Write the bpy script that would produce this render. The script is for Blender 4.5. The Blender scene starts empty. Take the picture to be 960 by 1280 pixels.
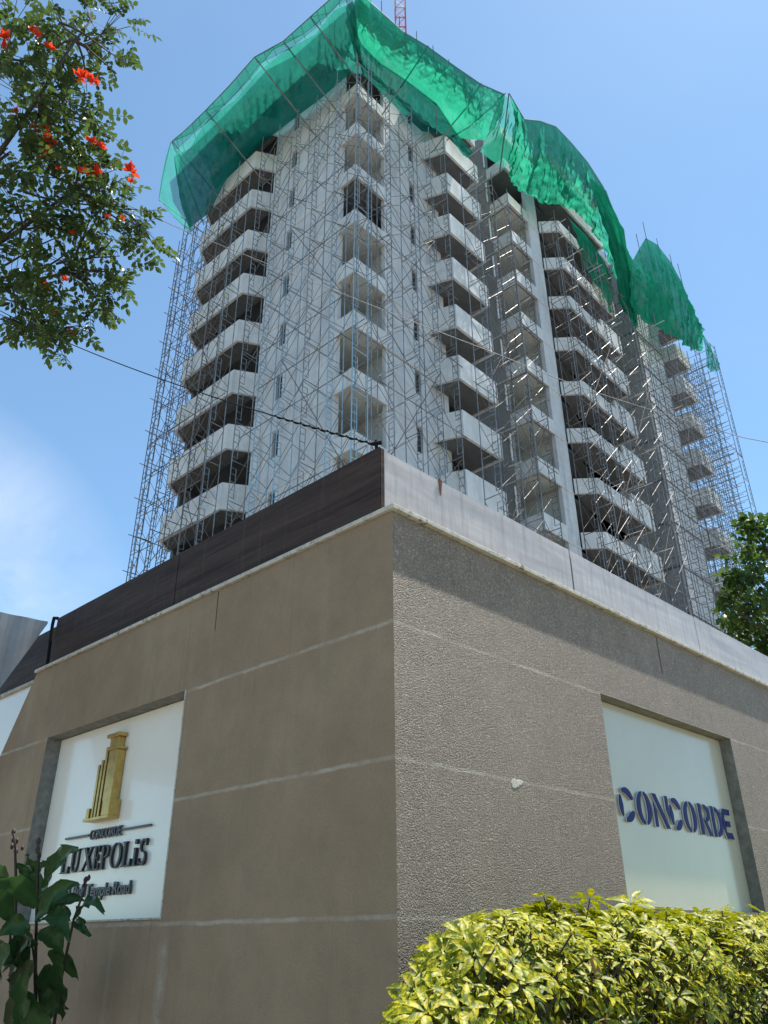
import bpy, math, random
import numpy as np
from math import sin, cos, radians, pi, sqrt, floor
from mathutils import Vector, Matrix, noise

random.seed(7); rng = np.random.default_rng(7)
C = bpy.context.scene
COL = C.collection

# ------------------------------------------------------------------ camera
EYE = 1.6
F, TH, RO = 1000.0, radians(28.03), 0.0074        # focal length (px of 1280), pitch, roll
cam_d = bpy.data.cameras.new('camera'); cam = bpy.data.objects.new('camera', cam_d); COL.objects.link(cam)
cam_d.sensor_fit = 'VERTICAL'; cam_d.sensor_height = 24.0; cam_d.sensor_width = 18.0
cam_d.lens = 24.0 * F / 1280.0; cam_d.clip_start = 0.05; cam_d.clip_end = 6000
X0 = Vector((1, 0, 0)); U0 = Vector((0, -sin(TH), cos(TH))); FW = Vector((0, cos(TH), sin(TH)))
R_ = X0 * cos(RO) - U0 * sin(RO); UP = X0 * sin(RO) + U0 * cos(RO)
m = Matrix(((R_.x, UP.x, -FW.x, 0), (R_.y, UP.y, -FW.y, 0), (R_.z, UP.z, -FW.z, EYE), (0, 0, 0, 1)))
cam.matrix_world = m
C.camera = cam

# ------------------------------------------------------------------ light
SUN_EL, SUN_AZ = radians(70), radians(58)         # azimuth clockwise from +Y
w = bpy.data.worlds.new('World'); C.world = w; w.use_nodes = True
nt = w.node_tree; nt.nodes.clear()
def wn(t, **k):
    n = nt.nodes.new(t)
    for a, b in k.items(): setattr(n, a, b)
    return n
wo = wn('ShaderNodeOutputWorld'); bg = wn('ShaderNodeBackground')
sky = wn('ShaderNodeTexSky', sky_type='NISHITA'); sky.sun_disc = False
sky.sun_elevation = SUN_EL; sky.sun_rotation = SUN_AZ
sky.altitude = 900; sky.air_density = 1.0; sky.dust_density = 0.45; sky.ozone_density = 1.3
bg.inputs['Strength'].default_value = 0.125
tc = wn('ShaderNodeTexCoord'); mp = wn('ShaderNodeMapping'); mp.inputs['Scale'].default_value = (1.0, 1.0, 1.4)
nz = wn('ShaderNodeTexNoise'); nz.inputs['Scale'].default_value = 3.4; nz.inputs['Detail'].default_value = 9
nz.inputs['Roughness'].default_value = 0.55; nz.inputs['Distortion'].default_value = 0.4
# cloud bank: low in the sky to the left, measured by the direction
dp = wn('ShaderNodeVectorMath', operation='DOT_PRODUCT'); dp.inputs[1].default_value = Vector((-0.56, 0.79, 0.27)).normalized()
r1 = wn('ShaderNodeMapRange'); r1.inputs['From Min'].default_value = 0.955; r1.inputs['From Max'].default_value = 1.0; r1.inputs['To Max'].default_value = 1.15
r2 = wn('ShaderNodeMapRange'); r2.inputs['From Min'].default_value = 0.36; r2.inputs['From Max'].default_value = 0.66
mu = wn('ShaderNodeMath', operation='MULTIPLY'); mu.use_clamp = True
ad = wn('ShaderNodeMath', operation='ADD')
r3 = wn('ShaderNodeMapRange'); r3.inputs['From Min'].default_value = 0.55; r3.inputs['From Max'].default_value = 1.0; r3.inputs['To Min'].default_value = 0.05; r3.inputs['To Max'].default_value = 0.11
mx = wn('ShaderNodeMix', data_type='RGBA'); mx.inputs[7].default_value = (4.6, 5.0, 5.8, 1)
L = nt.links.new
L(tc.outputs['Generated'], mp.inputs['Vector']); L(mp.outputs[0], nz.inputs['Vector'])
L(tc.outputs['Generated'], dp.inputs[0]); L(dp.outputs['Value'], r1.inputs['Value'])
L(nz.outputs['Fac'], r2.inputs['Value']); L(r1.outputs[0], mu.inputs[0]); L(r2.outputs[0], mu.inputs[1])
L(nz.outputs['Fac'], r3.inputs['Value']); L(mu.outputs[0], ad.inputs[0]); L(r3.outputs[0], ad.inputs[1])
wb = wn('ShaderNodeMix', data_type='RGBA', blend_type='MULTIPLY'); wb.inputs[0].default_value = 1; wb.inputs[7].default_value = (0.78, 1.0, 1.0, 1)
L(sky.outputs[0], wb.inputs[6])
L(ad.outputs[0], mx.inputs[0]); L(wb.outputs[2], mx.inputs[6])
L(mx.outputs[2], bg.inputs['Color']); L(bg.outputs[0], wo.inputs['Surface'])

sd = bpy.data.lights.new('sun', 'SUN'); sd.energy = 5.0; sd.angle = radians(0.5); sd.color = (1.0, 0.95, 0.87)
so = bpy.data.objects.new('sun', sd); COL.objects.link(so)
to_sun = Vector((sin(SUN_AZ) * cos(SUN_EL), cos(SUN_AZ) * cos(SUN_EL), sin(SUN_EL)))
so.rotation_euler = to_sun.to_track_quat('Z', 'Y').to_euler(); so.location = (20, 10, 80)

vs = C.view_settings; vs.view_transform = 'Standard'; vs.look = 'None'; vs.gamma = 1; vs.exposure = 0.85; vs.use_curve_mapping = False
C.cycles.transparent_max_bounces = 24; C.cycles.max_bounces = 8

# ------------------------------------------------------------------ frames of reference
def at(px, py, d):
    """point seen at a pixel of the 960x1280 photograph, d metres deep along the optical axis"""
    u, v = px - 480.0, 640.0 - py
    u, v = u * cos(RO) + v * sin(RO), -u * sin(RO) + v * cos(RO)
    p = X0 * (u / F) + U0 * (v / F) + FW
    return Vector((p.x * d, p.y * d, p.z * d + EYE))
AZ = radians(43.1)                                  # tower: t along its right face, n out of that face
TT = Vector((sin(AZ), cos(AZ), 0)); NN = Vector((cos(AZ), -sin(AZ), 0)); TC = Vector((-1.24, 26.33, EYE))
def TN(t, n, z): return TC + TT * t + NN * n + Vector((0, 0, z))
AL, AR = radians(46.07), radians(44.57)             # boundary wall
WC = Vector((0.0398, 3.436, EYE))
tR = Vector((sin(AR), cos(AR), 0)); nR = Vector((cos(AR), -sin(AR), 0))
tL = Vector((-sin(AL), cos(AL), 0)); nL = Vector((-cos(AL), -sin(AL), 0))
def RW(s, off, z): return WC + tR * s - nR * off + Vector((0, 0, z))
def LW(s, off, z): return WC + tL * s - nL * off + Vector((0, 0, z))
def corner(oL, oR, z):
    # the point oL behind the left face and oR behind the right face
    a = Matrix(((nL.x, nL.y), (nR.x, nR.y))).inverted() @ Vector((-oL, -oR))
    return WC + Vector((a.x, a.y, z))
ZG = -EYE

# ------------------------------------------------------------------ mesh helpers
class MB:
    def __init__(s): s.v = []; s.f = []
    def add(s, vs_, fs):
        o = len(s.v); s.v.extend([tuple(p) for p in vs_]); s.f.extend([tuple(i + o for i in f) for f in fs]); return s
    def hexa(s, P):       # 8 points: bottom 0-3 ccw, top 4-7
        return s.add(P, [(3, 2, 1, 0), (4, 5, 6, 7), (0, 1, 5, 4), (1, 2, 6, 5), (2, 3, 7, 6), (3, 0, 4, 7)])
    def tbox(s, t0, t1, n0, n1, z0, z1, fn=None):
        fn = fn or TN
        return s.hexa([fn(t0, n0, z0), fn(t1, n0, z0), fn(t1, n1, z0), fn(t0, n1, z0), fn(t0, n0, z1), fn(t1, n0, z1), fn(t1, n1, z1), fn(t0, n1, z1)])
    def prism(s, base, top):
        n = len(base)
        return s.add(list(base) + list(top), [tuple(range(n - 1, -1, -1)), tuple(range(n, 2 * n))] + [(i, (i + 1) % n, n + (i + 1) % n, n + i) for i in range(n)])
    def tubes(s, segs, r=0.024, k=5):
        for seg in segs:
            p, q = Vector(seg[0]), Vector(seg[1]); rr = seg[2] if len(seg) > 2 else r
            d = (q - p)
            if d.length < 1e-6: continue
            d.normalize(); a = d.orthogonal().normalized(); b = d.cross(a)
            ring = [a * (cos(2 * pi * i / k) * rr) + b * (sin(2 * pi * i / k) * rr) for i in range(k)]
            s.add([p + c for c in ring] + [q + c for c in ring],
                  [(i, (i + 1) % k, k + (i + 1) % k, k + i) for i in range(k)] + [tuple(range(k - 1, -1, -1)), tuple(range(k, 2 * k))])
        return s
    def path(s, pts, r, k=6, taper=None):
        pts = [Vector(p) for p in pts]; n = len(pts); rings = []; prev = None
        for i, p in enumerate(pts):
            d = (pts[min(i + 1, n - 1)] - pts[max(i - 1, 0)]).normalized()
            a = (prev - d * prev.dot(d)).normalized() if prev is not None else d.orthogonal().normalized()
            prev = a; b = d.cross(a); rr = r if taper is None else r + (taper - r) * i / (n - 1)
            rings.append([p + a * (cos(2 * pi * j / k) * rr) + b * (sin(2 * pi * j / k) * rr) for j in range(k)])
        V = [p for rg in rings for p in rg]
        Fs = [(i * k + j, i * k + (j + 1) % k, (i + 1) * k + (j + 1) % k, (i + 1) * k + j) for i in range(n - 1) for j in range(k)]
        Fs += [tuple(range(k - 1, -1, -1)), tuple((n - 1) * k + j for j in range(k))]
        return s.add(V, Fs)
    def build(s, name, mat_, parent=None, smooth=False, bevel=0):
        loc = abs_loc(parent) if parent else None
        if loc is None:
            a = np.array(s.v); loc = Vector((float(a[:, 0].mean()), float(a[:, 1].mean()), float(a[:, 2].min())))
        a = np.array(s.v, dtype=float) - np.array(loc)
        me = bpy.data.meshes.new(name); me.from_pydata(a.tolist(), [], s.f); me.update()
        for mm in (mat_ if isinstance(mat_, (list, tuple)) else [mat_]): me.materials.append(mm)
        if smooth: me.polygons.foreach_set('use_smooth', [True] * len(me.polygons))
        o = bpy.data.objects.new(name, me); COL.objects.link(o)
        if parent: o.parent = parent
        else: o.location = loc
        if bevel:
            b = o.modifiers.new('bevel', 'BEVEL'); b.width = bevel; b.segments = 2; b.limit_method = 'ANGLE'; b.angle_limit = radians(40)
        return o
def abs_loc(o):
    l = Vector((0, 0, 0))
    while o is not None: l = l + o.location; o = o.parent
    return l
def tag(o, label=None, cat=None, group=None, kind=None):
    for k, v in (('label', label), ('category', cat), ('group', group), ('kind', kind)):
        if v: o[k] = v
    return o
def thing(name, label, cat, loc, group=None):
    o = bpy.data.objects.new(name, None); COL.objects.link(o); o.location = loc; o.empty_display_size = 0.3
    return tag(o, label, cat, group)

# ------------------------------------------------------------------ materials
class NM:
    def __init__(s, name):
        s.m = bpy.data.materials.new(name); s.m.use_nodes = True; s.t = s.m.node_tree; s.t.nodes.clear()
        s.out = s.n('ShaderNodeOutputMaterial'); s.b = s.n('ShaderNodeBsdfPrincipled'); s.l(s.b.outputs[0], s.out.inputs['Surface'])
        s.tc = s.n('ShaderNodeTexCoord')
    def n(s, t, **k):
        x = s.t.nodes.new(t)
        for a, b in k.items(): setattr(x, a, b)
        return x
    def l(s, a, b): s.t.links.new(a, b)
    def noise(s, scale, detail=6, rough=0.6, stretch=(1, 1, 1), dist=0.0, coord='Object'):
        mp_ = s.n('ShaderNodeMapping'); mp_.inputs['Scale'].default_value = stretch; s.l(s.tc.outputs[coord], mp_.inputs['Vector'])
        x = s.n('ShaderNodeTexNoise'); x.inputs['Scale'].default_value = scale; x.inputs['Detail'].default_value = detail
        x.inputs['Roughness'].default_value = rough; x.inputs['Distortion'].default_value = dist; s.l(mp_.outputs[0], x.inputs['Vector']); return x.outputs['Fac']
    def ramp(s, fac, a, b, lo=0.0, hi=1.0):
        x = s.n('ShaderNodeMapRange'); x.inputs['From Min'].default_value = a; x.inputs['From Max'].default_value = b
        x.inputs['To Min'].default_value = lo; x.inputs['To Max'].default_value = hi; s.l(fac, x.inputs['Value']); return x.outputs[0]
    def math(s, op, a, b=None):
        x = s.n('ShaderNodeMath', operation=op)
        for i, q in enumerate((a, b)):
            if q is None: continue
            if isinstance(q, (int, float)): x.inputs[i].default_value = q
            else: s.l(q, x.inputs[i])
        return x.outputs[0]
    def mix(s, fac, a, b, blend='MIX'):
        x = s.n('ShaderNodeMix', data_type='RGBA', blend_type=blend)
        for i, q in ((0, fac), (6, a), (7, b)):
            if isinstance(q, (int, float)): x.inputs[i].default_value = q
            elif isinstance(q, tuple): x.inputs[i].default_value = (*q, 1)
            else: s.l(q, x.inputs[i])
        return x.outputs[2]
    def color(s, c):
        if isinstance(c, tuple): s.b.inputs['Base Color'].default_value = (*c, 1)
        else: s.l(c, s.b.inputs['Base Color'])
    def set(s, **k):
        for a, b in k.items():
            i = s.b.inputs[a.replace('_', ' ')]
            if isinstance(b, (int, float)): i.default_value = b
            else: s.l(b, i)
        return s
    def bump(s, h, strength=0.3, dist=0.01):
        x = s.n('ShaderNodeBump'); x.inputs['Strength'].default_value = strength; x.inputs['Distance'].default_value = dist
        s.l(h, x.inputs['Height']); s.l(x.outputs[0], s.b.inputs['Normal']); return s
def simple(name, c, rough=0.6, var=0.25, scale=6, metal=0.0, bump=0.0, bscale=40, spec=0.5):
    a = NM(name); f = a.noise(scale)
    dk = tuple(x * (1 - var) for x in c); lt = tuple(min(1, x * (1 + var)) for x in c)
    a.color(a.mix(a.ramp(f, 0.3, 0.7), dk, lt)); a.set(Roughness=rough, Metallic=metal)
    a.b.inputs['Specular IOR Level'].default_value = spec
    if bump: a.bump(a.noise(bscale), bump, 0.01)
    return a.m

def plaster(name, strong):
    a = NM(name)
    big = a.noise(1.3, 8, 0.6); mid = a.noise(7, 6, 0.65); st = a.noise(2.2, 6, 0.6, (5, 5, 0.35))
    c = a.mix(a.ramp(big, 0.3, 0.72), (0.268, 0.198, 0.138), (0.335, 0.254, 0.182)) if strong else a.mix(a.ramp(big, 0.3, 0.72), (0.300, 0.206, 0.126), (0.385, 0.275, 0.176))
    c = a.mix(a.ramp(mid, 0.42, 0.75, 0, 0.35), c, (0.19, 0.152, 0.10))
    c = a.mix(a.ramp(st, 0.55, 0.8, 0, 0.35), c, (0.36, 0.31, 0.23))
    sp = a.n('ShaderNodeSeparateXYZ'); a.l(a.tc.outputs['Object'], sp.inputs[0])
    zz = a.math('ADD', sp.outputs['Z'], a.math('MULTIPLY', a.math('SUBTRACT', a.noise(6, 6, 0.7), 0.5), 0.026))
    fr = a.math('FRACT', a.math('DIVIDE', a.math('SUBTRACT', zz, 1.671 - 3.0 - 0.3), 0.6))
    ds = a.math('ABSOLUTE', a.math('SUBTRACT', fr, 0.5))
    line = a.math('MULTIPLY', a.ramp(ds, 0.008, 0.021, 1, 0), a.ramp(a.noise(4.5, 7, 0.7), 0.36, 0.62, 0.12, 0.9))
    run = a.noise(1.7, 7, 0.7, (9, 9, 0.28)); c = a.mix(a.ramp(run, 0.58, 0.74, 0, 0.5), c, (0.16, 0.122, 0.085))
    run2 = a.noise(1.1, 6, 0.65, (6, 6, 0.22), 0.3); c = a.mix(a.ramp(run2, 0.62, 0.78, 0, 0.45), c, (0.47, 0.41, 0.33))
    c = a.mix(a.ramp(a.noise(0.9, 8, 0.7, (1, 1, 1), 1.0), 0.5, 0.7, 0, 0.4), c, (0.21, 0.155, 0.105))
    if not strong:
        dt = a.n('ShaderNodeVectorMath', operation='DOT_PRODUCT'); a.l(a.tc.outputs['Object'], dt.inputs[0]); dt.inputs[1].default_value = tL
        off_ = a.math('ABSOLUTE', a.math('ADD', a.math('SUBTRACT', dt.outputs['Value'], 1.60), a.math('MULTIPLY', a.math('SUBTRACT', a.noise(5, 5), 0.5), 0.09)))
        stk = a.math('MULTIPLY', a.ramp(off_, 0.0, 0.06, 1, 0), a.math('MULTIPLY', a.ramp(sp.outputs['Z'], 1.55, 1.68, 1, 0), a.ramp(a.noise(8, 6, 0.7), 0.35, 0.6, 0.05, 0.6)))
        c = a.mix(stk, c, (0.50, 0.45, 0.37))
    c = a.mix(line, c, (0.50, 0.43, 0.34))
    grain = a.noise(210, 3, 0.6); lump = a.noise(92 if strong else 80, 3, 0.55)
    c = a.mix(a.ramp(grain, 0.35, 0.68, 0.30, 0.0), c, (0.09, 0.075, 0.06))
    COLR = c
    a.set(Roughness=0.62 if strong else 0.9); a.b.inputs['Specular IOR Level'].default_value = 0.5 if strong else 0.25
    vo = a.n('ShaderNodeTexVoronoi'); vo.inputs['Scale'].default_value = 150; vo.inputs['Randomness'].default_value = 1
    wv = a.n('ShaderNodeVectorMath', operation='ADD'); a.l(a.tc.outputs['Object'], wv.inputs[0])
    wn_ = a.n('ShaderNodeTexNoise'); wn_.inputs['Scale'].default_value = 60; a.l(a.tc.outputs['Object'], wn_.inputs['Vector'])
    sc_ = a.n('ShaderNodeVectorMath', operation='SCALE'); sc_.inputs['Scale'].default_value = 0.016; a.l(wn_.outputs['Color'], sc_.inputs[0]); a.l(sc_.outputs[0], wv.inputs[1]); a.l(wv.outputs[0], vo.inputs['Vector'])
    if strong:
        sx = a.n('ShaderNodeSeparateXYZ'); a.l(vo.outputs['Color'], sx.inputs[0])
        COLR = a.mix(a.ramp(sx.outputs['X'], 0.72, 1.0, 0, 0.55), COLR, (0.55, 0.48, 0.39)); COLR = a.mix(a.ramp(sx.outputs['Y'], 0.7, 1.0, 0, 0.55), COLR, (0.13, 0.10, 0.075))
    a.color(COLR)
    peb = a.math('POWER', a.math('SUBTRACT', 1.0, a.math('MINIMUM', vo.outputs['Distance'], 1.0)), 1.6)
    h = a.math('ADD', a.math('MULTIPLY', grain, 0.45), a.math('ADD', a.math('MULTIPLY', peb, a.ramp(a.noise(9, 5, 0.7), 0.3, 0.7, 0.35, 1.1)), a.math('MULTIPLY', lump, 0.6))); h = a.math('SUBTRACT', h, a.math('MULTIPLY', line, 0.35))
    a.bump(h, 1.0 if strong else 0.35, 0.010 if strong else 0.004)
    return a.m
M = {}
M['plaster_rough'] = plaster('rough_plaster', True); M['plaster'] = plaster('plaster', False)
M['coping'] = None
a = NM('coping_cement'); c = a.mix(a.ramp(a.noise(14, 6), 0.35, 0.7), (0.46, 0.42, 0.34), (0.60, 0.56, 0.47))
c = a.mix(a.ramp(a.noise(26, 7, 0.7), 0.53, 0.68), c, (0.10, 0.085, 0.05)); a.color(c); a.set(Roughness=0.9); a.bump(a.noise(60), 0.5, 0.01); M['coping'] = a.m
def laminate(name, dark, light, rough):
    a = NM(name)
    g = a.noise(3.0, 7, 0.6, (0.35, 0.35, 7), 1.2); f = a.noise(12, 6, 0.6, (0.25, 0.25, 6))
    c = a.mix(a.ramp(g, 0.3, 0.7), dark, light); c = a.mix(a.ramp(f, 0.45, 0.7, 0, 0.4), c, tuple(x * 0.6 for x in dark))
    st = a.noise(4, 6, 0.65, (7, 7, 0.5)); c = a.mix(a.ramp(st, 0.55, 0.85, 0, 0.35), c, tuple(min(1, x * 2.2) for x in light))
    a.color(c); a.set(Roughness=rough); a.b.inputs['Specular IOR Level'].default_value = 0.12; a.bump(a.noise(2.2, 3, 0.5, (1, 1, 2)), 0.35, 0.02); return a.m
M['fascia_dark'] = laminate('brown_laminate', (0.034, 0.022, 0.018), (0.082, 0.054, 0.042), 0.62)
a = NM('glare_weathered_laminate')                         # the same cladding, sun and sky glare painted pale, with weathered streaks
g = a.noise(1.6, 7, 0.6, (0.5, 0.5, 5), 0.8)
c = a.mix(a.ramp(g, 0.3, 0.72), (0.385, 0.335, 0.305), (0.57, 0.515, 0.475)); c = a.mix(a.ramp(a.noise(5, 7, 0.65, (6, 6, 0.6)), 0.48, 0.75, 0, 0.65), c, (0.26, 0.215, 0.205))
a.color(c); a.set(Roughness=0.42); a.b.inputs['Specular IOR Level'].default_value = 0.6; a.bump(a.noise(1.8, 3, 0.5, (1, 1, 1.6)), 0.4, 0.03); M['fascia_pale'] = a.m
M['black_gap'] = simple('dark_gap', (0.012, 0.012, 0.013), 0.8)
M['sign_white'] = None
a = NM('sign_panel'); c = a.mix(a.ramp(a.noise(1.6, 5), 0.3, 0.7), (0.82, 0.76, 0.655), (0.89, 0.83, 0.725)); c = a.mix(a.ramp(a.noise(6, 7, 0.7, (4, 4, .6)), 0.6, 0.85, 0, 0.3), c, (0.52, 0.53, 0.50))
a.color(c); a.set(Roughness=0.22); a.b.inputs['Coat Weight'].default_value = 0.35; M['sign_white'] = a.m
a = NM('reflection_toned_panel'); c = a.mix(a.ramp(a.noise(1.6, 5), 0.3, 0.7), (0.47, 0.425, 0.315), (0.53, 0.48, 0.365)); a.color(c); a.set(Roughness=0.2); a.b.inputs['Coat Weight'].default_value = 0.12; M['sign_reflect'] = a.m  # reflection of tree and hedge put into the darker panel colour
M['gold'] = simple('gold_letters', (0.50, 0.33, 0.10), 0.32, 0.2, 20, 0.75)
M['gold_dark'] = simple('bronze_recess', (0.10, 0.07, 0.035), 0.5, 0.2, 20, 0.3)
M['navy'] = simple('navy_letters', (0.006, 0.010, 0.105), 0.5, 0.15, 20, spec=0.15)
M['letter_side'] = simple('pale_letter_edges', (0.55, 0.60, 0.68), 0.4)
M['steel_letter'] = simple('grey_letters', (0.055, 0.057, 0.066), 0.4, 0.15, 20)
M['black_letter'] = simple('black_letters', (0.012, 0.012, 0.015), 0.4, 0.1, 20)
M['jamb'] = simple('recess_cement', (0.20, 0.19, 0.165), 0.9, 0.3, 18, 0, 0.5, 70)

def concrete(name, lo, hi, stain=0.45):
    a = NM(name)
    c = a.mix(a.ramp(a.noise(0.35, 8, 0.62), 0.3, 0.7), lo, hi)
    c = a.mix(a.ramp(a.noise(0.9, 8, 0.68, (2.2, 2.2, 0.22)), 0.48, 0.74, 0, stain), c, tuple(x * 0.5 for x in lo))
    c = a.mix(a.ramp(a.noise(0.8, 8, 0.7, (1, 1, 1.6), 0.8), 0.5, 0.75, 0, 0.45), c, tuple(min(1, x * 1.22) for x in hi))
    c = a.mix(a.ramp(a.noise(2.2, 8, 0.75, dist=0.6), 0.5, 0.72, 0, 0.4), c, tuple(x * 0.6 for x in lo))
    a.color(c); a.set(Roughness=0.92); a.b.inputs['Specular IOR Level'].default_value = 0.2; a.bump(a.noise(6, 8, 0.65), 0.35, 0.03); return a.m
M['concrete'] = concrete('cement_render', (0.56, 0.56, 0.565), (0.71, 0.715, 0.72), 0.6)
M['parapet'] = concrete('parapet_render', (0.62, 0.62, 0.605), (0.76, 0.76, 0.745), 0.5)
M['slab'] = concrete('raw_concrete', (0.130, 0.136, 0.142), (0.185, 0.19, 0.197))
M['grey_wall'] = concrete('shade_grey_wall', (0.27, 0.27, 0.27), (0.35, 0.35, 0.345), 0.4)  # shade of recesses and left-facing sides put into the grey
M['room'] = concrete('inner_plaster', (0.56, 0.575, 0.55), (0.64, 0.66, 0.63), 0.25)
M['dark_core'] = simple('unlit_core', (0.125, 0.127, 0.13), 0.9)  # shade of deep interiors and left soffits put into the colour
a = NM('window_glass'); a.color((0.03, 0.035, 0.042)); a.set(Roughness=0.15); M['glass'] = a.m
M['pipe_white'] = simple('white_pipe', (0.78, 0.78, 0.77), 0.4)
M['tube_dark'] = simple('weathered_tube', (0.15, 0.142, 0.138), 0.5, 0.6, 1.5, 0.2)
M['tube_rust'] = simple('rusty_tube', (0.125, 0.098, 0.085), 0.7, 0.5, 2, 0.1)
a = NM('blue_tube')
spz = a.n('ShaderNodeSeparateXYZ'); a.l(a.tc.outputs['Object'], spz.inputs[0])
fz = a.math('ADD', a.ramp(spz.outputs['Z'], 14, 34), a.math('MULTIPLY', a.math('SUBTRACT', a.noise(0.8, 4), 0.5), 0.8))
a.color(a.mix(fz, (0.24, 0.46, 0.60), (0.20, 0.25, 0.29))); a.set(Roughness=0.45); M['tube_blue'] = a.m
M['tube_grey'] = simple('greyblue_tube', (0.21, 0.235, 0.26), 0.5, 0.5, 1.5, 0.2)
M['tube_bright'] = simple('sun_glint_tube', (0.50, 0.51, 0.52), 0.5, 0.15, 2, 0.2)  # sun glint on the putlogs put into a lighter colour
M['red_paint'] = simple('crane_red', (0.55, 0.08, 0.06), 0.5); M['white_paint'] = simple('crane_white', (0.75, 0.75, 0.75), 0.5)
M['blue_sheet'] = simple('blue_sheet', (0.03, 0.14, 0.42), 0.5)
M['yellow'] = simple('yellow_paint', (0.62, 0.60, 0.10), 0.7, 0.4, 3)
M['cable'] = simple('black_cable', (0.012, 0.012, 0.013), 0.85, spec=0.1); M['cable_pale'] = simple('grey_cable', (0.22, 0.22, 0.22), 0.6)

def net(name, base, transp, rip=0.18):
    a = NM(name)
    f = a.noise(0.55, 5, 0.6, dist=0.6); g = a.noise(2.4, 6, 0.65, (1, 1, 1), 0.5)
    c = a.mix(a.ramp(f, 0.3, 0.72), tuple(x * 0.8 for x in base), tuple(min(1, x * 1.12) for x in base))
    c = a.mix(a.ramp(g, 0.55, 0.8, 0, 0.25), c, tuple(x * 0.6 for x in base))
    df = a.n('ShaderNodeBsdfDiffuse'); tr = a.n('ShaderNodeBsdfTranslucent'); tp = a.n('ShaderNodeBsdfTransparent')
    a.l(c, df.inputs['Color']); a.l(c, tr.inputs['Color']); tp.inputs['Color'].default_value = (0.86, 0.98, 0.94, 1)
    bp = a.n('ShaderNodeBump'); bp.inputs['Strength'].default_value = 0.6; bp.inputs['Distance'].default_value = 0.15
    a.l(a.noise(1.6, 5, 0.6, dist=1.5), bp.inputs['Height']); a.l(bp.outputs[0], df.inputs['Normal']); a.l(bp.outputs[0], tr.inputs['Normal'])
    m1 = a.n('ShaderNodeMixShader'); m1.inputs[0].default_value = 0.6; a.l(df.outputs[0], m1.inputs[1]); a.l(tr.outputs[0], m1.inputs[2])
    m2 = a.n('ShaderNodeMixShader'); a.l(a.ramp(g, 0.35, 0.75, max(0, transp - rip), transp + rip), m2.inputs[0])
    a.l(m1.outputs[0], m2.inputs[1]); a.l(tp.outputs[0], m2.inputs[2]); a.l(m2.outputs[0], a.out.inputs['Surface']); return a.m
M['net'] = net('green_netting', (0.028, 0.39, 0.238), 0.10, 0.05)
M['net_shade'] = net('shaded_netting', (0.026, 0.24, 0.19), 0.10, 0.05)  # shade on the left catch net put into a darker green
M['net_deep_shade'] = net('deep_shade_netting', (0.012, 0.13, 0.105), 0.10, 0.05)  # shade beneath the corner net put into the netting colour
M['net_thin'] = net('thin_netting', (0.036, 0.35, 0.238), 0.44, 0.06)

def leafmat(name, dark, light, trans=0.35, rough=0.35, spot=None, coat=0.0):
    a = NM(name); a.l(a.b.outputs[0], a.out.inputs['Surface'])
    at_ = a.n('ShaderNodeAttribute', attribute_name='tone')
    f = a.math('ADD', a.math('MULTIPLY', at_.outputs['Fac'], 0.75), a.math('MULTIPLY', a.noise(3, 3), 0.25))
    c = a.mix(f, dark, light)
    if spot is not None:
        vn = a.noise(55, 4, 0.6, (1, 1, 1), 1.2)
        c = a.mix(a.math('MULTIPLY', a.ramp(vn, 0.47, 0.56), a.ramp(at_.outputs['Fac'], 0.05, 0.5)), c, spot)
    a.color(c); a.set(Roughness=rough); a.b.inputs['Specular IOR Level'].default_value = 0.3
    tr = a.n('ShaderNodeBsdfTranslucent'); a.l(a.mix(0.35, c, tuple(min(1, x * 1.3) for x in light)), tr.inputs['Color'])
    mxs = a.n('ShaderNodeMixShader'); mxs.inputs[0].default_value = trans
    a.l(a.b.outputs[0], mxs.inputs[1]); a.l(tr.outputs[0], mxs.inputs[2]); a.l(mxs.outputs[0], a.out.inputs['Surface']); return a.m
M['leaf_tulip'] = leafmat('tulip_tree_leaf', (0.016, 0.036, 0.011), (0.115, 0.180, 0.036), 0.34, 0.40)
M['leaf_back'] = leafmat('broad_tree_leaf', (0.018, 0.045, 0.012), (0.10, 0.17, 0.028), 0.38, 0.35)
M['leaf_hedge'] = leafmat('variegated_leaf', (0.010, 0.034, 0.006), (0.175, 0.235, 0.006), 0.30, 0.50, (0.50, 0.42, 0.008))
M['leaf_broad'] = leafmat('broad_dark_leaf', (0.022, 0.065, 0.018), (0.060, 0.125, 0.032), 0.25, 0.30)
M['leaf_worn'] = leafmat('worn_leaf', (0.016, 0.042, 0.016), (0.075, 0.082, 0.026), 0.2, 0.4)
M['flower'] = leafmat('red_petal', (0.56, 0.030, 0.012), (0.80, 0.085, 0.022), 0.4, 0.5)
M['bark'] = simple('bark', (0.055, 0.042, 0.032), 0.9, 0.4, 12, 0, 0.6, 50)
M['stem'] = simple('dark_stem', (0.035, 0.03, 0.022), 0.7, 0.3, 12)
M['bud'] = simple('dark_bud', (0.05, 0.015, 0.02), 0.6)

# ------------------------------------------------------------------ ground
a = NM('packed_earth'); c = a.mix(a.ramp(a.noise(0.4, 8), 0.3, 0.7), (0.17, 0.155, 0.13), (0.25, 0.23, 0.195)); a.color(c); a.set(Roughness=0.95); a.bump(a.noise(4, 8), 0.4, 0.05)
g = MB(); g.add([(-3000, -3000, 0), (3000, -3000, 0), (3000, 3000, 0), (-3000, 3000, 0)], [(0, 1, 2, 3)])
tag(g.build('ground', a.m), kind='structure')

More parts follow.
